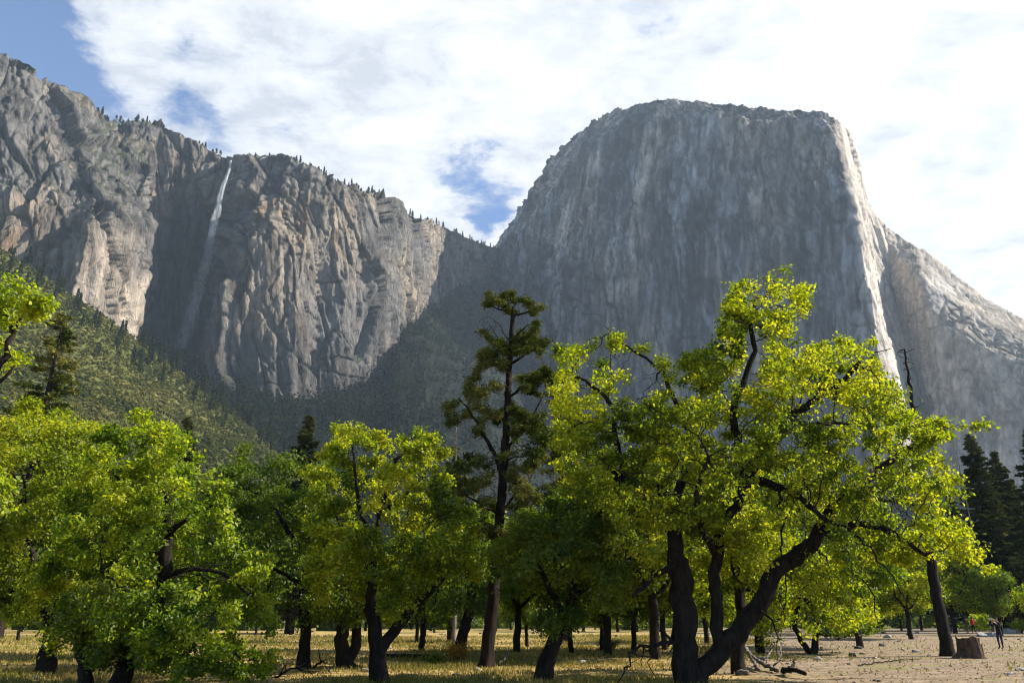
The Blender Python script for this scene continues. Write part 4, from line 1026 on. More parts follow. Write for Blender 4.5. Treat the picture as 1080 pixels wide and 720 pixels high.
# the wood's edge closing the meadow
k = 0
for px in range(-60, 1150, 26):
    for row in (0, 1):
        Y = (112 if row == 0 else 165) + rng.uniform(-14, 22); q = px + rng.uniform(-10, 10)
        if 1000 < q and row == 0: continue
        me = rng.choice([oakA, oakB, oakC, oakC]); top = (600 if row == 0 else 606) + rng.uniform(-14, 12)
        place('oak_tree', me, gp(q, Y), hscale(q, top, Y, H_[id(me)]) , rng.uniform(0, 6.28), 'small distant oak in the dark wood edge across the meadow', 'tree', 'oaks of the far wood edge', 1.0); k += 1
def proto_bush(seed, pal):
    r = np.random.RandomState(seed); n = 2600; q = r.normal(0, 1, (n, 3)); q[:, 2] = np.abs(q[:, 2]); q /= np.linalg.norm(q, axis=1)[:, None]
    C = q * (r.uniform(.5, 1, n) ** .5)[:, None] * np.array([2.2, 1.6, 1.7]); C += np.stack([fbm(C + k * 9, (.9,) * 3, 2, seed + k) for k in range(3)], 1) * .7; C[:, 2] = np.abs(C[:, 2])
    Nn = q + r.normal(0, .6, (n, 3)); Nn /= np.linalg.norm(Nn, axis=1)[:, None]
    V, F = leaf_mesh(C, Nn, r.uniform(.16, .3, n), .7, r, 1); cm = mesh_np('crown', V, F, M_leaf, cols=pal_col(pal, n, fbm(C, (1, 1, 1), 2, seed), r, 4), link=False)
    ch = [(np.array([(0, 0, -.1), (x * .5, y * .5, .6), (x, y, 1.3)]), np.array([.06, .04, .015])) for x, y in r.uniform(-1.2, 1.2, (7, 2))]
    V, F = tubes(ch); return mesh_np('trunk', V, F, M_bark, smooth=True, link=False), cm
bushes = [proto_bush(1, PAL_DARK), proto_bush(2, PAL_DARK), proto_bush(3, PAL_GREEN)]
for px in range(-60, 1150, 17):
    Y = rng.uniform(118, 190); place('shrub', rng.choice(bushes), gp(px + rng.uniform(-8, 8), Y), rng.uniform(1.0, 2.0), rng.uniform(0, 6.28), 'low dark shrub at the foot of the far wood edge', 'shrub', 'shrubs of the far wood edge')
# conifers
CON = [
 (1022, 112, 458, firA, 28, 'tall dark fir at right, taller of the pair beside the pale cliff'),
 (1048, 118, 476, firB, 26, 'dark fir just right of the tallest right-hand fir'),
 (1084, 96, 452, firA, 28, 'dark fir cut by the right edge of the view'),
 (1066, 150, 505, firB, 26, 'smaller fir filling the gap near the right edge'),
 (1000, 150, 520, firB, 26, 'dark fir hidden low behind the yellow crown at right'),
 (975, 160, 540, firA, 28, 'low dark fir behind the tip of the yellow crown'),
 (1040, 165, 520, firA, 28, 'dim fir behind the pair of tall right-hand firs'),
 (905, 150, 560, firB, 26, 'dark fir behind the hanging bare twigs of the largest oak'),
 (326, 92, 438, firB, 26, 'dark pointed fir rising above the shaded oak'),
 (198, 88, 440, firB, 26, 'dark fir above the drooping maple at left'),
 (68, 70, 330, pinC, 24, 'sunlit ragged pine with a pale trunk on the left before the hillside'),
 (590, 62, 388, pinC, 24, 'ragged dark pine right of the tall weathered pine'),
 (480, 64, 470, pinC, 24, 'shorter dark pine left of the tall weathered pine'),
 (452, 80, 520, firB, 26, 'small dark fir behind the bright forked oak'),
 (262, 140, 545, firA, 28, 'dim fir far behind the shaded oak'),
]
for (px, Y, top, me, H, lab) in CON:
    x, y, z = pix(px, top, Y); bx, by, bz = gp(px, Y)
    wf = {firA: 1.45, firB: 1.35, pinC: 1.1}[me]
    o = place('fir_tree' if me is not pinC else 'pine_tree', me, (x, y, bz), (z - bz) / H * wf, rng.uniform(0, 6.28), lab, sz=1 / wf)
# bare snags
for (px, Y, top, lab) in ((1008, 108, 474, 'thin bare snag beside the tall right-hand firs'), (481, 58, 442, 'thin bare snag left of the tall pine')):
    x, y, z = pix(px, top, Y); g_ = gp(px, Y)[2]; s = Skel(); r2 = np.random.RandomState(int(px))
    ii = s.limb([(x + .3, y, g_), (x + .1, y, (z + g_) / 2), (x, y, z)], .16, .03, True, -1, .5, .02, r2)
    for i in ii[6::2]:
        a = r2.uniform(0, 6.28); dv = np.array([math.cos(a), math.sin(a), -.15]); q = s.P[i].copy(); par = i
        for k in range(3): q = q + dv * .3; par = s.add(q, par, .018, True)
    bb = np.array((x, y, g_)); o = thing_empty('dead_tree', bb, lab, 'tree')
    V, F = tubes(s.finish(), seed=3); mesh_np('trunk', V - bb, F, M_dead, o, smooth=True)

# ------------------------------------------------------------------ distant conifers on rims and slopes (shared meshes)
def far_conifer(seed, H=18.0, R=3.0, n=170, flat=False):
    r = np.random.RandomState(seed)
    t = r.uniform(.14, 1, n) ** (.8 if not flat else .6); a = r.uniform(0, 6.28, n); rad = R * (1 - t) ** .8 * r.uniform(.15, 1.1, n) + .15
    if flat: rad = R * np.sqrt(np.clip(1 - t ** 3, 0.03, 1)) * r.uniform(.1, 1.1, n)
    C = np.stack([np.cos(a) * rad, np.sin(a) * rad, t * H - rad * .25], 1)
    Nn = np.stack([np.cos(a) * .7, np.sin(a) * .7, np.ones(n) * .8], 1) + r.normal(0, .3, (n, 3)); Nn /= np.linalg.norm(Nn, axis=1)[:, None]
    V, F = leaf_mesh(C, Nn, r.uniform(1.4, 2.7, n) * (H / 18), .75, r, 1)
    c = pal_col(((.012, .020, .010), (.030, .042, .018), (.06, .068, .030)), n, r.normal(0, .2, n), r, 4)
    tv, tf = tubes([(np.array([(0, 0, -3), (0, 0, H * .5), (0, 0, H)]), np.array([.4, .3, .05]))])
    V = np.concatenate([V, tv]); c = np.concatenate([c, np.tile([.03, .022, .016], (len(tv), 1))])
    return mesh_np('far_conifer', V, [F] + [f + 4 * n for f in tf], M_needle, cols=c, link=False)
FAR = [far_conifer(s, 18, 2.7) for s in (1, 2, 3)] + [far_conifer(s, 15, 3.2, 150, True) for s in (4, 5)]
rngn = np.random.RandomState(9)
def stand(me, p, h, label, group, name='rim_pine', tiltw=1.0):
    o = bpy.data.objects.new(name, me); COL.objects.link(o); o.location = p; o.scale = (h * tiltw, h * tiltw, h); o.rotation_euler = (0, 0, rngn.uniform(0, 6.28))
    return tag(o, label, 'tree', group)
def rim_trees(VG, nb, pxs, rows, hs, label, group):
    row = VG[nb - 1]  # first row behind the rim
    rim = VG[nb]
    pxr = []
    for p in rim:
        d = p - np.array([0, 0, EYE]); f = d[1] * CP + d[2] * SP; pxr.append(540 + FPX * d[0] / f)
    pxr = np.array(pxr)
    for px in pxs:
        i = int(np.argmin(np.abs(pxr - px))); t = rngn.uniform(0, .5 * rows); p = rim[i] * (1 - t) + row[i] * t
        stand(FAR[rngn.randint(5)], tuple(p - np.array([0, 0, 1.0])), rngn.uniform(*hs), label, group)
def spread(*segs):
    out = []
    for (a, b, n) in segs: out += list(rngn.uniform(a, b, n))
    return out
rim_trees(VL, nbL, spread((6, 36, 9), (60, 96, 12), (100, 112, 9), (112, 146, 26), (148, 160, 6), (196, 236, 14)), 1, (.6, 1.35), 'small dark pine on the skyline of the left cliff', 'pines on the left cliff rim')
rim_trees(VL, nbL, spread((262, 296, 12), (296, 345, 34), (345, 424, 46), (424, 500, 34), (500, 530, 16)), 1, (.6, 1.3), 'small dark pine on the rim right of the waterfall', 'pines on the rim right of the waterfall')
rim_trees(VC, nbC, spread((516, 532, 5), (640, 690, 9), (690, 712, 14), (712, 800, 10), (800, 880, 8), (1000, 1070, 6)), 1, (.22, .55), 'tiny scrubby pine on top of the great monolith', 'scrub pines on the monolith top')
# hillside conifers
def on_grid(VG, u, v): 
    R, C, _ = VG.shape; r = v * (R - 1); c = u * (C - 1); i = min(int(r), R - 2); j = min(int(c), C - 2); a, b = r - i, c - j
    return (VG[i, j] * (1 - a) * (1 - b) + VG[i + 1, j] * a * (1 - b) + VG[i, j + 1] * (1 - a) * b + VG[i + 1, j + 1] * a * b)
nH = VH.shape[0] - 3
k = 0; tries = 0
while k < 130 and tries < 4000:
    tries += 1
    u = rngn.uniform(.22, .83); v = 1 - abs(rngn.normal(0, .13 if u < .5 else .07))
    if v < .3: continue
    p = VH[int(v * (nH - 1)), int(u * (VH.shape[1] - 1))]
    stand(FAR[rngn.randint(4)], tuple(p), rngn.uniform(.6, 1.35), 'dark conifer standing on the upper brushy hillside', 'conifers on the hillside', 'hillside_conifer'); k += 1
# low brush of the hillside, and the mass of forest at the cliff foot: uncountable
def scatter_mass(name, label, VG, nrow, n, size, pal, seed, conifer=False, usel=None, hcl=None, vpow=1.0, nq=9):
    r = np.random.RandomState(seed); R, C, _ = VG.shape
    u = r.uniform(*(usel or (0, 1)), n); v = r.uniform(.03, 1, n) ** vpow
    i = np.clip((v * (nrow - 1)).astype(int), 0, nrow - 1); j = (u * (C - 1)).astype(int); P = VG[i, j] + r.normal(0, 1.5, (n, 3)) * np.array([1, 1, .1])
    dens = fbm(P, (60, 60, 60), 4, seed); keep = dens > (hcl if hcl is not None else -9); P = P[keep]; n = len(P)
    s = r.uniform(*size, n)
    if conifer:
        m = nq; a = r.uniform(0, 6.28, (n, m)); t = np.linspace(.12, .95, m)[None] + r.normal(0, .04, (n, m)); rad = .20 * (1 - t) ** .8 * r.uniform(.3, 1.2, (n, m)) + .01
        C_ = P[:, None, :] + np.stack([np.cos(a) * rad, np.sin(a) * rad, t], -1) * s[:, None, None]
        Nn = np.stack([np.cos(a) * .8, np.sin(a) * .8, .7 + 0 * a], -1)
        sz = s[:, None] * r.uniform(.16, .30, (n, m)) * (1.25 - t * .7); wd = .8
    else:
        m = nq; d = r.normal(0, 1, (n, m, 3)); d[..., 2] = np.abs(d[..., 2]) * .9; d /= np.linalg.norm(d, axis=2)[..., None]
        C_ = P[:, None, :] + d * (s * .5)[:, None, None] * r.uniform(.6, 1.1, (n, m, 1)); Nn = d + r.normal(0, .25, d.shape); sz = s[:, None] * r.uniform(.45, .8, (n, m)); wd = .85
    C_ = C_.reshape(-1, 3); Nn = Nn.reshape(-1, 3); Nn /= np.linalg.norm(Nn, axis=1)[:, None]
    V, F = leaf_mesh(C_, Nn, sz.ravel(), wd, r, 1)
    cl = np.repeat(fbm(P, (45, 45, 45), 3, seed + 2) * 1.2 + r.normal(0, .10, n), m)
    o = mesh_np(name, V, F, M_needle, cols=pal_col(pal, n * m, cl, r, 4)); o['kind'] = 'stuff'; o['label'] = label
scatter_mass('hillside_brush', 'olive green brush covering the sunlit left hillside', VH, nH, 36000, (1.8, 4.6), ((.040, .050, .012), (.078, .088, .020), (.13, .12, .032)), 501, vpow=.8)
nT = VT.shape[0] - 3
scatter_mass('distant_forest', 'dark conifer forest at the foot of the cliffs', VT, nT, 22000, (12, 27), ((.006, .012, .007), (.014, .021, .011), (.030, .036, .018)), 503, True, (0, 1), -.35, vpow=.75)
# ------------------------------------------------------------------ waterfall
m, n = new_mat('falling_water')
pos = n.node('ShaderNodeNewGeometry').outputs['Position']
uvw = n.node('ShaderNodeAttribute', attribute_name='col').outputs['Color']
sp = n.node('ShaderNodeSeparateColor', ins={0: uvw})
st = n.noise(n.mapping(pos, (.30, .30, .02)), 1.0, 8, .75, .5)
e = sp.outputs[0]                                 # 0 at the edges, 1 in the middle
al = n.math('MULTIPLY', n.ramp(n.math('ADD', st, n.math('MULTIPLY', e, .38)), [(.58, (0, 0, 0)), (1.0, (1, 1, 1))]), n.math('MULTIPLY', sp.outputs[1], 1.15), clamp=True)
d = n.node('ShaderNodeBsdfDiffuse', ins={'Color': (.85, .88, .92, 1)})
t2 = n.node('ShaderNodeBsdfTranslucent', ins={'Color': (.8, .84, .9, 1)})
dm = n.node('ShaderNodeMixShader', ins={0: .5, 1: d.outputs[0], 2: t2.outputs[0]})
tr = n.node('ShaderNodeBsdfTransparent')
mx = n.node('ShaderNodeMixShader', ins={0: al, 1: tr.outputs[0], 2: dm.outputs[0]})
n.node('ShaderNodeOutputMaterial', ins={'Surface': mx.outputs[0]})
_P = VL[nbL:].reshape(-1, 3); _f = _P[:, 1] * CP + (_P[:, 2] - EYE) * SP
_px = 540 + FPX * _P[:, 0] / _f; _py = 360 - FPX * (-_P[:, 1] * SP + (_P[:, 2] - EYE) * CP) / _f
def cliff_Y(px, py, r=3.0):
    m_ = (abs(_px - px) < r) & (abs(_py - py) < r); return float(_P[m_, 1].min()) if m_.any() else 1250.0
path = [(243.5, 169, 1.5, .75), (241, 180, 2.2, .75), (236, 196, 3.2, .78), (231, 212, 4.2, .76), (227, 230, 5.4, .75), (223, 250, 6.6, .74), (219, 270, 8, .72), (214, 290, 9, .66), (208, 310, 10.5, .58), (202, 330, 11, .56), (196, 350, 11, .5), (190, 368, 10, .4)]
PT = np.array(path); ts = np.linspace(0, len(PT) - 1, 120); ncw = 13; VV = []; CC = []
yr = np.array([cliff_Y(np.interp(t, range(len(PT)), PT[:, 0]), np.interp(t, range(len(PT)), PT[:, 1])) for t in ts]); yr = np.array([yr[max(0, i_ - 5):i_ + 6].min() for i_ in range(120)]); yr = np.convolve(np.pad(yr, 6, 'edge'), np.ones(13) / 13, 'valid')
for k, t in enumerate(ts):
    px, py, hw, a = [np.interp(t, range(len(PT)), PT[:, j]) for j in range(4)]
    for j in range(ncw):
        q = j / (ncw - 1) * 2 - 1; Yw = yr[k] - 4 - 12 * math.sqrt(max(0, 1 - q * q))
        VV.append(pix(px + q * hw + .5 * math.sin(t * 2.2), py, Yw)); CC.append((1 - q * q, a, 0))
wf = mesh_np('waterfall', np.array(VV), grid_faces(120, ncw), m, smooth=True, cols=np.array(CC)); wf['kind'] = 'structure'
wf['label'] = 'thin white ribbon waterfall dropping down the dark recess of the left cliff'

# ------------------------------------------------------------------ stones, fallen wood, stump
def stone_material(name, c1, c2):
    m, n = new_mat(name); pos = n.node('ShaderNodeNewGeometry').outputs['Position']
    a = n.noise(n.mapping(pos, (6, 6, 6)), 1.0, 9, .7); c = n.ramp(a, [(.36, c1), (.62, c2)])
    bp = n.node('ShaderNodeBump', ins={'Height': a, 'Strength': .8, 'Distance': .04})
    bs = n.node('ShaderNodeBsdfPrincipled', ins={'Base Color': c, 'Roughness': .9, 'Normal': bp.outputs[0]})
    n.node('ShaderNodeOutputMaterial', ins={'Surface': bs.outputs[0]}); return m
M_stone = stone_material('meadow_stone', (.10, .095, .09), (.36, .34, .31)); M_stoned = stone_material('dark_stone', (.030, .028, .025), (.11, .10, .088))
def rock_mesh(seed, mat):
    bm = bmesh.new(); bmesh.ops.create_icosphere(bm, subdivisions=4, radius=1.0)
    V = np.array([v.co[:] for v in bm.verts]); F = np.array([[v.index for v in f.verts] for f in bm.faces]); bm.free()
    r = np.random.RandomState(seed); P = V + seed * 7
    rad = 1 + fbm(P, (1.1,) * 3, 3, seed) * .45
    for k in range(9):
        d = r.normal(0, 1, 3); d /= np.linalg.norm(d); c = r.uniform(.55, .85); q = (V * rad[:, None]) @ d; rad = np.where(q > c, rad * c / np.maximum(q, 1e-6) * .96 + rad * .04, rad)
    V = V * rad[:, None] * np.array([1, .8, .55]) + fbm(P, (.25,) * 3, 3, seed)[:, None] * .03; V[:, 2] += .28
    return mesh_np('stone', V, F, mat, link=False)
RM = [rock_mesh(k, M_stone) for k in (1, 2, 3, 4)]; RD = [rock_mesh(k, M_stoned) for k in (5, 6, 7)]
def stone(px, py, wpx, pale, label=None, group=None):
    Y = Yground(py); x, y, _ = pix(px, py, Y); w_ = wpx * Y / 760 / 2
    o = bpy.data.objects.new('stone', rngc.choice(RM if pale else RD)); COL.objects.link(o); o.location = (x, y, gz(x, y) - .1 * w_); o.scale = (w_, w_, w_ * rngc.uniform(.8, 1.15)); o.rotation_euler = (0, 0, rngc.uniform(-.5, .5) + rngc.choice([0, 3.14]))
    return tag(o, label, 'stone', group)
rngc = random.Random(12)
SING = [(503, 704, 11, 1, 'pale flat stone just left of the foot of the tall pine'), (481, 709, 10, 0, 'brown stone in the grass left of the pale flat stone by the pine'), (563, 698, 7, 1, 'small white stone between the pine and the bending oak'),
 (552, 695, 9, 0, 'dark low stone right of the foot of the tall pine'), (613, 697, 13, 1, 'grey slab stone right of the bending oak trunk'), (803, 697, 12, 0, 'mossy round stone behind the fallen branches'),
 (863, 695, 9, 1, 'pale stone right of the two thin crooked trunks'), (899, 691, 9, 0, 'dark flat stone on the bare ground, nearest of a pair'), (909, 689, 7, 0, 'smaller dark stone of a pair on the bare ground'),
 (895, 699, 4, 0, 'lone small black stone on the bare ground'), (966, 687, 8, 1, 'white stone left of the leaning dead trunk'), (936, 672, 9, 1, 'pale pointed stone on the clearing edge'),
 (930, 680, 8, 0, 'dark stump-like stone on the clearing'), (922, 715, 4, 0, 'first of two tiny black stones in the front dirt'), (927, 715.5, 5, 0, 'second of two tiny black stones in the front dirt'),
 (1064, 710, 10, 1, 'white stone at the right front edge of the dirt'), (1075, 706, 10, 1, 'broken white stone at the far right front'), (905, 683, 8, 0, 'low stone behind the pair on the bare ground'),
 (385, 703, 8, 1, 'pale stone right of the bright forked oak trunk'), (347, 704, 7, 0, 'dark stone between the slim and twin trunks'), (38, 714, 8, 1, 'pale stone left of the small leaning trunk'), (24, 717, 7, 1, 'pale stone at the left front edge'),
 (1036, 671, 12, 1, 'pale boulder left of the standing walker'), (1046, 670, 10, 1, 'grey boulder just behind the standing walker'), (1064, 668, 12, 1, 'long pale boulder right of the standing walker'), (1075, 667, 10, 1, 'rounded pale boulder at the far right'), (783, 709, 14, 0, 'dark boulder beside the slender straight trunk')]
for a in SING: stone(*a)
for k in range(120):
    px = rngc.uniform(-10, 1085); py = 667 + 50 * rngc.random() ** 1.3
    if any(abs(px - a[0]) < 10 and abs(py - a[1]) < 4 for a in SING): continue
    stone(px, py, rngc.uniform(1.8, 5.0), rngc.random() < .5, 'little stone scattered on the meadow floor', 'little scattered meadow stones')

def wood_pieces(name, label, segs, mat=M_dead, group=None, seed=1):
    """a fallen branch or log: segs = [(pts3, r0, r1), ...] in world coordinates"""
    s = Skel(); r = np.random.RandomState(seed); first = True
    for (pts, r0, r1) in segs:
        s.limb(pts, r0, r1, True, -1 if first else None, .12, .018, r); first = False
    b = np.array(segs[0][0][0]); V, F = tubes(s.finish(tip=.006), seed=seed)
    o = mesh_np(name, V - b, F, mat, smooth=True); o.location = b
    return tag(o, label, 'branch' if name != 'fallen_log' else 'log', group)
def gpt(px, py, h=0.0):
    Y = Yground(py); x, y, _ = pix(px, py, Y); return (x, y, gz(x, y) + h)
wood_pieces('fallen_log', 'pale forked log lying right of the slender trunk', [([gpt(787, 695, .5), gpt(793, 700, .35), gpt(806, 705, .2), gpt(820, 708, .08)], .06, .07), ([gpt(806, 705, .2), gpt(814, 700, .5), gpt(818, 703, .75)], .05, .02), ([gpt(793, 700, .35), gpt(800, 707, .1)], .07, .05)], seed=4)
wood_pieces('fallen_log', 'darker broken log at the right end of the fallen wood', [([gpt(826, 709, .1), gpt(836, 711, .22), gpt(850, 713, .14)], .09, .06), ([gpt(836, 711, .2), gpt(840, 706, .4)], .05, .02)], M_bark, seed=5)
wood_pieces('fallen_branch', 'thin pale branch sticking up from the fallen wood', [([gpt(812, 706, .1), gpt(822, 706, .3), gpt(826, 704, .7), gpt(830, 701, .9)], .035, .01), ([gpt(822, 706, .3), gpt(836, 707, .35)], .02, .01)], seed=6)
wood_pieces('fallen_branch', 'dark crooked branch on the grass beside the slim shaded trunk', [([gpt(330, 703, .1), gpt(338, 704, .3), gpt(345, 702, .2)], .05, .02), ([gpt(338, 704, .3), gpt(334, 703, .7)], .03, .01), ([gpt(338, 704, .3), gpt(348, 703, .6)], .02, .01)], M_bark, seed=7)
wood_pieces('fallen_log', 'long low log across the grass below the bright oak limb', [([gpt(405, 692, .1), gpt(430, 692, .14), gpt(462, 691, .12)], .10, .08)], M_bark, seed=8)
wood_pieces('fallen_branch', 'short grey branch on the grass right of the pine foot', [([gpt(526, 699, .05), gpt(532, 697, .22), gpt(537, 694, .5)], .06, .03)], seed=9)
wood_pieces('fallen_branch', 'tangled dark brush pile under the drooping maple', [([gpt(290, 712, .05), gpt(310, 712, .3), gpt(330, 713, .15)], .04, .01)] + [([gpt(295 + 6 * k, 712 + (k % 3), .1), gpt(298 + 6 * k + (-4) ** (k % 2), 712, .35), gpt(304 + 6 * k, 711, .6 - .05 * k)], .02, .006) for k in range(6)], M_bark, seed=10)
wood_pieces('fallen_branch', 'thin dark branch in the dirt left of the leaning dead trunk', [([gpt(905, 701, .02), gpt(930, 698, .05), gpt(972, 694, .03)], .03, .012)], M_bark, seed=11)
wood_pieces('bare_stick', 'single pale bare stick standing on the clearing', [([gpt(967, 683, -.02), gpt(967, 683, .5), gpt(964, 681.5, 1.0)], .02, .008), ([gpt(967, 683, .5), gpt(969, 682, .9)], .012, .006)], seed=12)

# stump
M_sbark = bark_material('stump_bark', (.020, .013, .009), (.13, .085, .055), 7.0)
Ys = Yground(693); sx, sy, _ = pix(1024, 693, Ys); sb = np.array((sx, sy, gz(sx, sy) - .03))
r = np.random.RandomState(33); nr, k = 15, 48; VV = []
for i in range(nr):
    z = i / (nr - 1) * .88
    for j in range(k):
        a = j / k * 2 * math.pi; fl = math.exp(-z / .16) * (.20 + .16 * math.sin(5 * a + 1) + (.30 if abs((a - 3.4 + math.pi) % (2 * math.pi) - math.pi) < .5 else 0))
        rr = .43 + fl + .022 * math.sin(11 * a + z * 3) + r.uniform(-.012, .012)
        top = z if i < nr - 1 else z + .035 * math.sin(3 * a) + .02 * math.sin(7 * a)
        VV.append((math.cos(a) * rr * 1.05, math.sin(a) * rr, top))
i = np.arange(nr - 1)[:, None] * k; j = np.arange(k)[None]; j2 = (j + 1) % k
Fq = np.stack([i + j, i + j2, i + k + j2, i + k + j], -1).reshape(-1, 4)
so = thing_empty('tree_stump', sb, 'wide sawn tree stump with flared roots on the trodden dirt', 'stump')
mesh_np('bark', np.array(VV), Fq, M_sbark, so, smooth=True)
m, n = new_mat('sawn_wood'); pos = n.node('ShaderNodeTexCoord').outputs['Object']
rg = n.node('ShaderNodeTexWave', wave_type='RINGS', rings_direction='Z', ins={'Vector': pos, 'Scale': 9.0, 'Distortion': 1.6, 'Detail': 3.0})
bs = n.node('ShaderNodeBsdfPrincipled', ins={'Base Color': n.ramp(rg.outputs['Fac'], [(.2, (.16, .10, .06)), (.8, (.30, .21, .13))]), 'Roughness': .9}); n.node('ShaderNodeOutputMaterial', ins={'Surface': bs.outputs[0]})
TV = [VV[(nr - 1) * k + q] for q in range(k)]; TV = [(x * .985, y * .985, z - .004) for x, y, z in TV] + [(0, 0, .87)]
mesh_np('cut_face', np.array(TV), np.array([(q, (q + 1) % k, k) for q in range(k)]), m, so)
stb = mesh_np('splinter', *tubes([(np.array([(.48, -.1, .0), (.50, -.1, .35), (.52, -.12, .62)]), np.array([.09, .06, .02])), (np.array([(.55, .05, .0), (.60, .05, .25), (.60, .04, .40)]), np.array([.08, .05, .02]))]), M_dead, so, smooth=True)

# ------------------------------------------------------------------ walkers
def cloth(name, c, rough=.85):
    m, n = new_mat(name); pos = n.node('ShaderNodeTexCoord').outputs['Object']; a = n.noise(pos, 14.0, 5, .6)
    cc = n.ramp(a, [(.35, tuple(v * .75 for v in c)), (.65, c)]); bs = n.node('ShaderNodeBsdfPrincipled', ins={'Base Color': cc, 'Roughness': rough, 'Specular IOR Level': .2}); n.node('ShaderNodeOutputMaterial', ins={'Surface': bs.outputs[0]}); return m
M_skin = cloth('skin', (.42, .24, .16), .6); M_hair = cloth('hair', (.02, .014, .010)); M_black = cloth('black_cloth', (.012, .013, .016)); M_navy = cloth('dark_blue_cloth', (.018, .024, .045)); M_red = cloth('red_cloth', (.42, .022, .014)); M_white = cloth('white_cloth', (.7, .7, .68)); M_grey = cloth('grey_cloth', (.06, .06, .065)); M_shoe = cloth('shoe_leather', (.02, .015, .012))
def person(label, loc, rz, top, legs, pose, hair=M_hair, hat=None, height=1.74, pack=None, gender=0):
    """pose: dict of joint overrides (x right, y forward, z up in metres of a 1.74 m figure)"""
    J = dict(pelvis=(0, 0, .93), waist=(0, .0, 1.08), chest=(0, .01, 1.27), neckb=(0, 0, 1.43), neck=(0, .01, 1.50), head=(0, .03, 1.60), crown=(0, .01, 1.68),
             lsh=(-.17, 0, 1.40), rsh=(.17, 0, 1.40), lel=(-.24, -.03, 1.13), rel=(.24, -.03, 1.13), lwr=(-.25, .06, .90), rwr=(.25, .06, .90),
             lhp=(-.09, 0, .90), rhp=(.09, 0, .90), lkn=(-.11, .03, .50), rkn=(.11, .03, .50), lan=(-.12, -.02, .09), ran=(.12, -.02, .09), lto=(-.14, .14, .035), rto=(.14, .14, .035))
    J.update(pose); R = dict(pelvis=.135, waist=.125, chest=.145, neckb=.085, neck=.055, head=.088, crown=.075, lsh=.065, rsh=.065, lel=.048, rel=.048, lwr=.032, rwr=.032, lhp=.095, rhp=.095, lkn=.062, rkn=.062, lan=.042, ran=.042, lto=.036, rto=.036)
    Ed = [('pelvis', 'waist'), ('waist', 'chest'), ('chest', 'neckb'), ('neckb', 'neck'), ('neck', 'head'), ('head', 'crown'), ('neckb', 'lsh'), ('neckb', 'rsh'), ('lsh', 'lel'), ('lel', 'lwr'), ('rsh', 'rel'), ('rel', 'rwr'),
          ('pelvis', 'lhp'), ('pelvis', 'rhp'), ('lhp', 'lkn'), ('lkn', 'lan'), ('rhp', 'rkn'), ('rkn', 'ran'), ('lan', 'lto'), ('ran', 'rto')]
    for sd in ('l', 'r'):                                   # hand: palm, four fingers and a thumb
        e, w_ = Vector(J[sd + 'el']), Vector(J[sd + 'wr']); d = (w_ - e).normalized(); side = Vector((0, 1, 0)); side = (side - d * side.dot(d)).normalized(); inn = d.cross(side) * (1 if sd == 'l' else -1)
        J[sd + 'pl'] = tuple(w_ + d * .055); R[sd + 'pl'] = .034; Ed.append((sd + 'wr', sd + 'pl'))
        for f in range(4):
            o_ = side * (.030 - .020 * f); L = (.075, .085, .08, .06)[f]; a = Vector(J[sd + 'pl']) + o_ + d * .03
            J[f'{sd}f{f}a'] = tuple(a); J[f'{sd}f{f}b'] = tuple(a + d * L * .55 + inn * .006); J[f'{sd}f{f}c'] = tuple(a + d * L + inn * .022)
            for q in 'abc': R[f'{sd}f{f}{q}'] = .009
            Ed += [(sd + 'pl', f'{sd}f{f}a'), (f'{sd}f{f}a', f'{sd}f{f}b'), (f'{sd}f{f}b', f'{sd}f{f}c')]
        a = w_ + d * .03 + side * .03; J[sd + 'ta'] = tuple(a); J[sd + 'tb'] = tuple(a + side * .025 + d * .04); R[sd + 'ta'] = .013; R[sd + 'tb'] = .010; Ed += [(sd + 'pl', sd + 'ta'), (sd + 'ta', sd + 'tb')]
    keys = list(J); me = bpy.data.meshes.new('person'); me.from_pydata([J[q] for q in keys], [(keys.index(a), keys.index(b)) for a, b in Ed], [])
    tmp = bpy.data.objects.new('tmp_person', me); COL.objects.link(tmp); md = tmp.modifiers.new('s', 'SKIN'); md.use_smooth_shade = True
    for i, q in enumerate(keys):
        sv = me.skin_vertices[0].data[i]; sv.radius = (R[q], R[q] * (.78 if q in ('pelvis', 'waist', 'chest') else 1)); sv.use_root = q == 'pelvis'
    ms_ = tmp.modifiers.new('d', 'SUBSURF'); ms_.levels = 2; ms_.render_levels = 2
    dg = bpy.context.evaluated_depsgraph_get(); dg.update(); ev = tmp.evaluated_get(dg); m2 = bpy.data.meshes.new_from_object(ev); bpy.data.objects.remove(tmp)
    m2.name = 'person'
    for mm in (top, legs, M_skin, M_shoe): m2.materials.append(mm)
    wl, wr = Vector(J['lwr']), Vector(J['rwr']); hd = Vector(J['head'])
    for v in m2.vertices:                                    # brow, nose and chin on the front of the head
        q = v.co - hd
        if q.length < .16 and q.y > .03 and v.co.z > J['neck'][2] + .02:
            v.co.y += .022 * math.exp(-(q.x / .018) ** 2 - ((q.z + .012) / .02) ** 2) + .010 * math.exp(-(q.x / .03) ** 2 - ((q.z + .07) / .02) ** 2) - .008 * math.exp(-((abs(q.x) - .032) / .014) ** 2 - ((q.z - .012) / .012) ** 2)
    waist = J['pelvis'][2] + .03
    for p in m2.polygons:
        c = p.center; p.use_smooth = True
        if min((c - wl).length, (c - Vector(J['lpl'])).length, (c - Vector(J['lf1b'])).length) < .075 or min((c - wr).length, (c - Vector(J['rpl'])).length, (c - Vector(J['rf1b'])).length) < .075: p.material_index = 2
        elif c.z > J['neck'][2] - .015 and abs(c.x - J['neck'][0]) < .13: p.material_index = 2
        elif min((c - Vector(J['lto'])).length, (c - Vector(J['rto'])).length, (c - Vector(J['lan'])).length, (c - Vector(J['ran'])).length) < .11: p.material_index = 3
        elif c.z < waist: p.material_index = 1
        else: p.material_index = 0
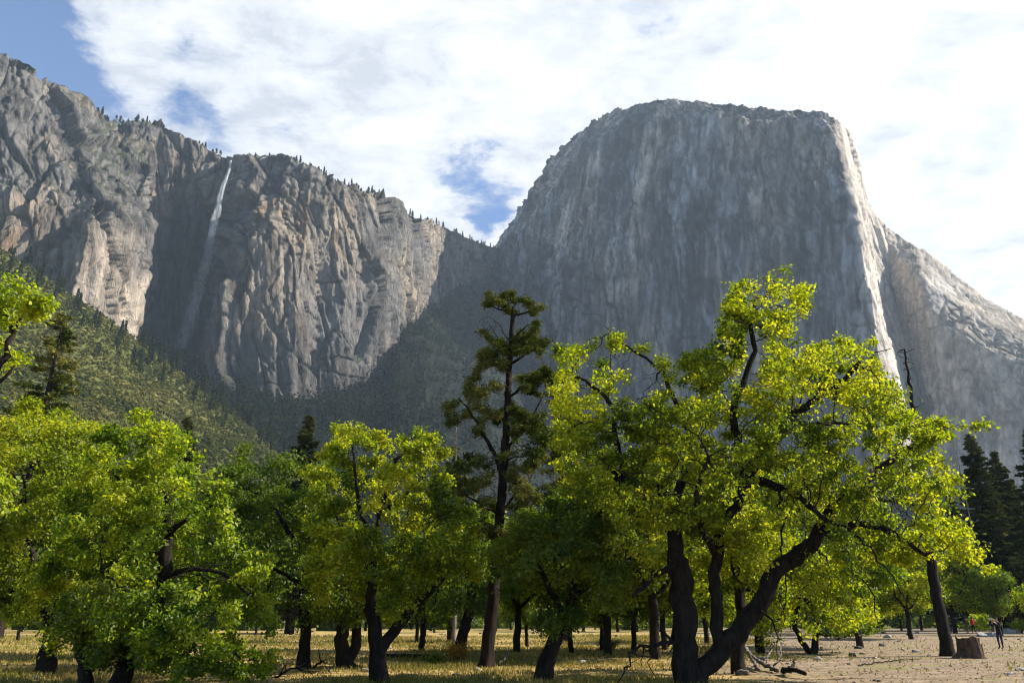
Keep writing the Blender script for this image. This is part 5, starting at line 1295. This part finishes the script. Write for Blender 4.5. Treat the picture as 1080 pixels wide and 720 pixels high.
    o = bpy.data.objects.new('person', m2); COL.objects.link(o); o.location = loc; o.rotation_euler = (0, 0, rz); sc = height / 1.74; o.scale = (sc,) * 3
    tag(o, label, 'person')
    def cap(nm, mat, r_, zc, sq, yo, lo=-.02):
        bm = bmesh.new(); bmesh.ops.create_uvsphere(bm, u_segments=24, v_segments=16, radius=r_)
        bmesh.ops.delete(bm, geom=[v for v in bm.verts if v.co.z < lo + (.05 if v.co.y > 0 else -.05)], context='VERTS')
        V = np.array([v.co[:] for v in bm.verts]); F = [np.array([[v.index for v in f.verts] for f in bm.faces if len(f.verts) == q_]) for q_ in (3, 4)]
        bm.verts.index_update(); V = np.array([v.co[:] for v in bm.verts]); F = [np.array([[v.index for v in f.verts] for f in bm.faces if len(f.verts) == q_]).reshape(-1, q_) for q_ in (3, 4)]; bm.free()
        V = V * np.array([.86, 1, sq]) + np.array([hd.x, hd.y - .012 + yo, hd.z + zc]); mesh_np(nm, V, F, mat, o, smooth=True)
    cap('hair', hair, .112, .02, 1.0, 0)
    if hat:
        cap('hat', hat, .122, .05, .8, 0, .0)
        a = np.linspace(0, 2 * math.pi, 25)[:-1]; V = np.array([(math.cos(t) * q * .9 + hd.x, math.sin(t) * q + hd.y, hd.z + .06 - (q - .11) * .25) for q in (.10, .20) for t in a]); F = np.array([(i, (i + 1) % 24, 24 + (i + 1) % 24, 24 + i) for i in range(24)])
        mesh_np('brim', V, F, hat, o, smooth=True)
    if pack:
        bm = bmesh.new(); bmesh.ops.create_cube(bm, size=1); bmesh.ops.bevel(bm, geom=bm.edges[:], offset=.22, segments=3, affect='EDGES'); bm.verts.index_update()
        for v in bm.verts: v.co = Vector((v.co.x * .30, v.co.y * .18 * (1.15 if v.co.z < 0 else .9), v.co.z * .44)) + Vector((J['chest'][0], J['chest'][1] - .20, 1.22))
        me_ = bpy.data.meshes.new('backpack'); bm.to_mesh(me_); bm.free(); me_.materials.append(pack); c_ = bpy.data.objects.new('backpack', me_); COL.objects.link(c_); c_['category'] = 'backpack'; c_['label'] = 'dark backpack on the back of the walker'; c_.parent = o; del c_['category']; del c_['label']
    return o
def gl(px, py): Y = Yground(py); x, y, _ = pix(px, py, Y); return (x, y, gz(x, y) - .0)
person('person in dark clothes standing right of the stump with hands raised to the face', gl(1056.5, 682.5), math.radians(115), M_black, M_navy,
       dict(lel=(-.25, .14, 1.18), lwr=(-.10, .27, 1.42), rel=(.25, .14, 1.18), rwr=(.10, .27, 1.43), lan=(-.10, .02, .09), lto=(-.11, .18, .035)), height=1.76)
person('person in a red jacket walking away beside a darkly dressed companion', gl(1028, 668.5), math.radians(10), M_red, M_black,
       dict(lkn=(-.10, .10, .50), lan=(-.10, .12, .09), lto=(-.11, .27, .035), rkn=(.10, .02, .49), ran=(.11, -.16, .10), rto=(.12, -.02, .04)), height=1.76)
person('person in dark clothes walking left of the one in red', gl(1021, 668.5), math.radians(-8), M_black, M_grey,
       dict(rkn=(.10, .10, .50), ran=(.10, .12, .09), rto=(.11, .27, .035), lkn=(-.10, .02, .49), lan=(-.11, -.14, .10), lto=(-.12, .0, .04)), height=1.68, pack=M_grey)
person('person in a white sun hat and dark jacket behind the standing walker', gl(1048, 670), math.radians(200), M_navy, M_grey, dict(), hat=M_white, height=1.68)
person('person sitting hunched on a stone in the shade behind the leaning trunk', gl(1004, 667), math.radians(160), M_black, M_grey,
       dict(pelvis=(0, 0, .47), waist=(0, .04, .62), chest=(0, .13, .80), neckb=(0, .22, .94), neck=(0, .25, 1.0), head=(0, .30, 1.09), crown=(0, .28, 1.17), lsh=(-.17, .20, .92), rsh=(.17, .20, .92), lel=(-.22, .30, .68), rel=(.22, .30, .68),
            lwr=(-.10, .46, .60), rwr=(.10, .46, .60), lhp=(-.09, .02, .46), rhp=(.09, .02, .46), lkn=(-.13, .44, .50), rkn=(.13, .44, .50), lan=(-.12, .42, .09), ran=(.12, .42, .09), lto=(-.13, .58, .035), rto=(.13, .58, .035)))
stone(1004, 666.6, 7, 0, 'dark stone used as a seat behind the leaning trunk')

# ------------------------------------------------------------------ grass and litter (uncountable)
def grass_mass():
    r = np.random.RandomState(88); n = 150000
    y = 20 + 62 * r.uniform(0, 1, n) ** 1.5; x = r.uniform(-.78, .74, n) * y * 1.02
    na_ = fbm(np.stack([x, y, 0 * x], 1), (4, 3, 4), 3, 91)
    dirt = sm(-1.0, 2.5, x - .24 * y + fbm(np.stack([x, y, 0 * x], 1), (6, 6, 6), 3, 92) * 6)
    keep = r.uniform(0, 1, n) > dirt * .96; keep &= (na_ + r.normal(0, .25, n)) > -.25
    x, y, na_ = x[keep], y[keep], na_[keep]; n = len(x); z = ground_z(x, y)
    h = r.uniform(.05, .16, n) * (1 + np.clip(na_, -.5, 1) * .9) * (1 + (y - 20) * .012); a = r.uniform(0, 6.28, n); w_ = r.uniform(.012, .03, n) * (1 + (y - 20) * .03)
    lean = r.normal(0, .5, (n, 2)) * h[:, None]
    B = np.stack([x, y, z - .01], 1); S = np.stack([np.cos(a) * w_, np.sin(a) * w_, 0 * a], 1); T = B + np.stack([lean[:, 0], lean[:, 1], h], 1)
    V = np.stack([B - S, B + S, T], 1).reshape(-1, 3)
    g = np.clip(.33 + na_ * 1.1 + r.normal(0, .25, n), 0, 1); c = lerp3((.42, .31, .13), (.17, .19, .035), g) * r.uniform(.6, 1.2, n)[:, None]
    o = mesh_np('grass', V, np.arange(n * 3).reshape(n, 3), M_needle, cols=np.repeat(c, 3, 0)); o['kind'] = 'stuff'; o['label'] = 'short dry golden and green meadow grass'
grass_mass()
# fallen leaves and twigs on the dirt
r = np.random.RandomState(99); n = 16000; y = 20 + 45 * r.uniform(0, 1, n) ** 1.4; x = r.uniform(-.75, .74, n) * y
C = np.stack([x, y, ground_z(x, y) + .02], 1); Nn = np.stack([r.normal(0, .3, n), r.normal(0, .3, n), np.ones(n)], 1); Nn /= np.linalg.norm(Nn, axis=1)[:, None]
V, F = leaf_mesh(C, Nn, r.uniform(.05, .13, n), .6, r, 1); cc = lerp3((.10, .06, .035), (.32, .24, .15), r.uniform(0, 1, n))
lt = mesh_np('leaf_litter', V, F, M_needle, cols=np.repeat(cc, 4, 0)); lt['kind'] = 'stuff'; lt['label'] = 'dry fallen leaves strewn over the ground'
# dry amber bush by the leaning oak
def bush(px, py, R, H, n, pal, label, seed, sz=.1):
    r = np.random.RandomState(seed); b = np.array(gl(px, py)); ch = []; C = []
    for k in range(26):
        a = r.uniform(0, 6.28); q = r.uniform(.2, 1) * R; e = np.array([math.cos(a) * q, math.sin(a) * q, H * r.uniform(.6, 1)]); ch.append((np.array([(0, 0, 0), e * np.array([.4, .4, .6]), e]), np.array([.012, .008, .004])))
        C.append(e * r.uniform(.45, 1.05, (n // 26, 1)) + r.normal(0, .09, (n // 26, 3)))
    C = np.concatenate(C); C[:, 2] = np.abs(C[:, 2]); Nn = r.normal(0, 1, C.shape); Nn[:, 2] += .6; Nn /= np.linalg.norm(Nn, axis=1)[:, None]
    o = thing_empty('shrub', b, label, 'shrub'); V, F = tubes(ch); mesh_np('stem', V, F, M_bark, o)
    V, F = leaf_mesh(C, Nn, r.uniform(.6, 1.2, len(C)) * sz, .6, r, 1); mesh_np('crown', V, F, M_leaf, o, cols=pal_col(pal, len(C), r.normal(0, .3, len(C)), r, 4))
bush(481, 694, .7, .75, 1500, ((.22, .11, .02), (.38, .20, .03), (.42, .28, .06)), 'amber dry bush at the foot of the leaning dark oak', 1)
bush(457, 697, .55, .35, 700, PAL_DARK, 'small low green bush left of the amber dry bush', 2)
bush(643, 684, .8, .5, 900, PAL_DARK, 'low green bush beside the small low-forked oak', 3)
bush(905, 672, 2.6, 1.3, 3500, PAL_GREEN, 'wide green bush at the back edge of the clearing', 4, .16)
bush(884, 674, 2.2, .9, 2500, PAL_DARK, 'darker green bush left of the wide green bush', 5, .16)
bush(1078, 668, 1.6, 1.6, 2200, PAL_GREEN, 'green bush at the far right beside the boulders', 6, .16)
HAZE = 0.000055
# ------------------------------------------------------------------ valley haze
hm, hn = new_mat('haze')
pv = hn.node('ShaderNodeVolumePrincipled', ins={'Color': (.62, .80, 1.0, 1), 'Density': HAZE, 'Anisotropy': .1})
hn.node('ShaderNodeOutputMaterial', ins={'Volume': pv.outputs[0]})
x0, x1, y0, y1, z0, z1 = -3150, 3150, -650, 3900, -330, 1480
V = np.array([(x, y, z) for z in (z0, z1) for (x, y) in ((x0, y0), (x1, y0), (x1, y1), (x0, y1))], float)
F = np.array([(0, 3, 2, 1), (4, 5, 6, 7), (0, 1, 5, 4), (1, 2, 6, 5), (2, 3, 7, 6), (3, 0, 4, 7)])
hz = mesh_np('haze', V, F, hm); hz['kind'] = 'stuff'; hz['label'] = 'thin blue morning haze filling the valley'
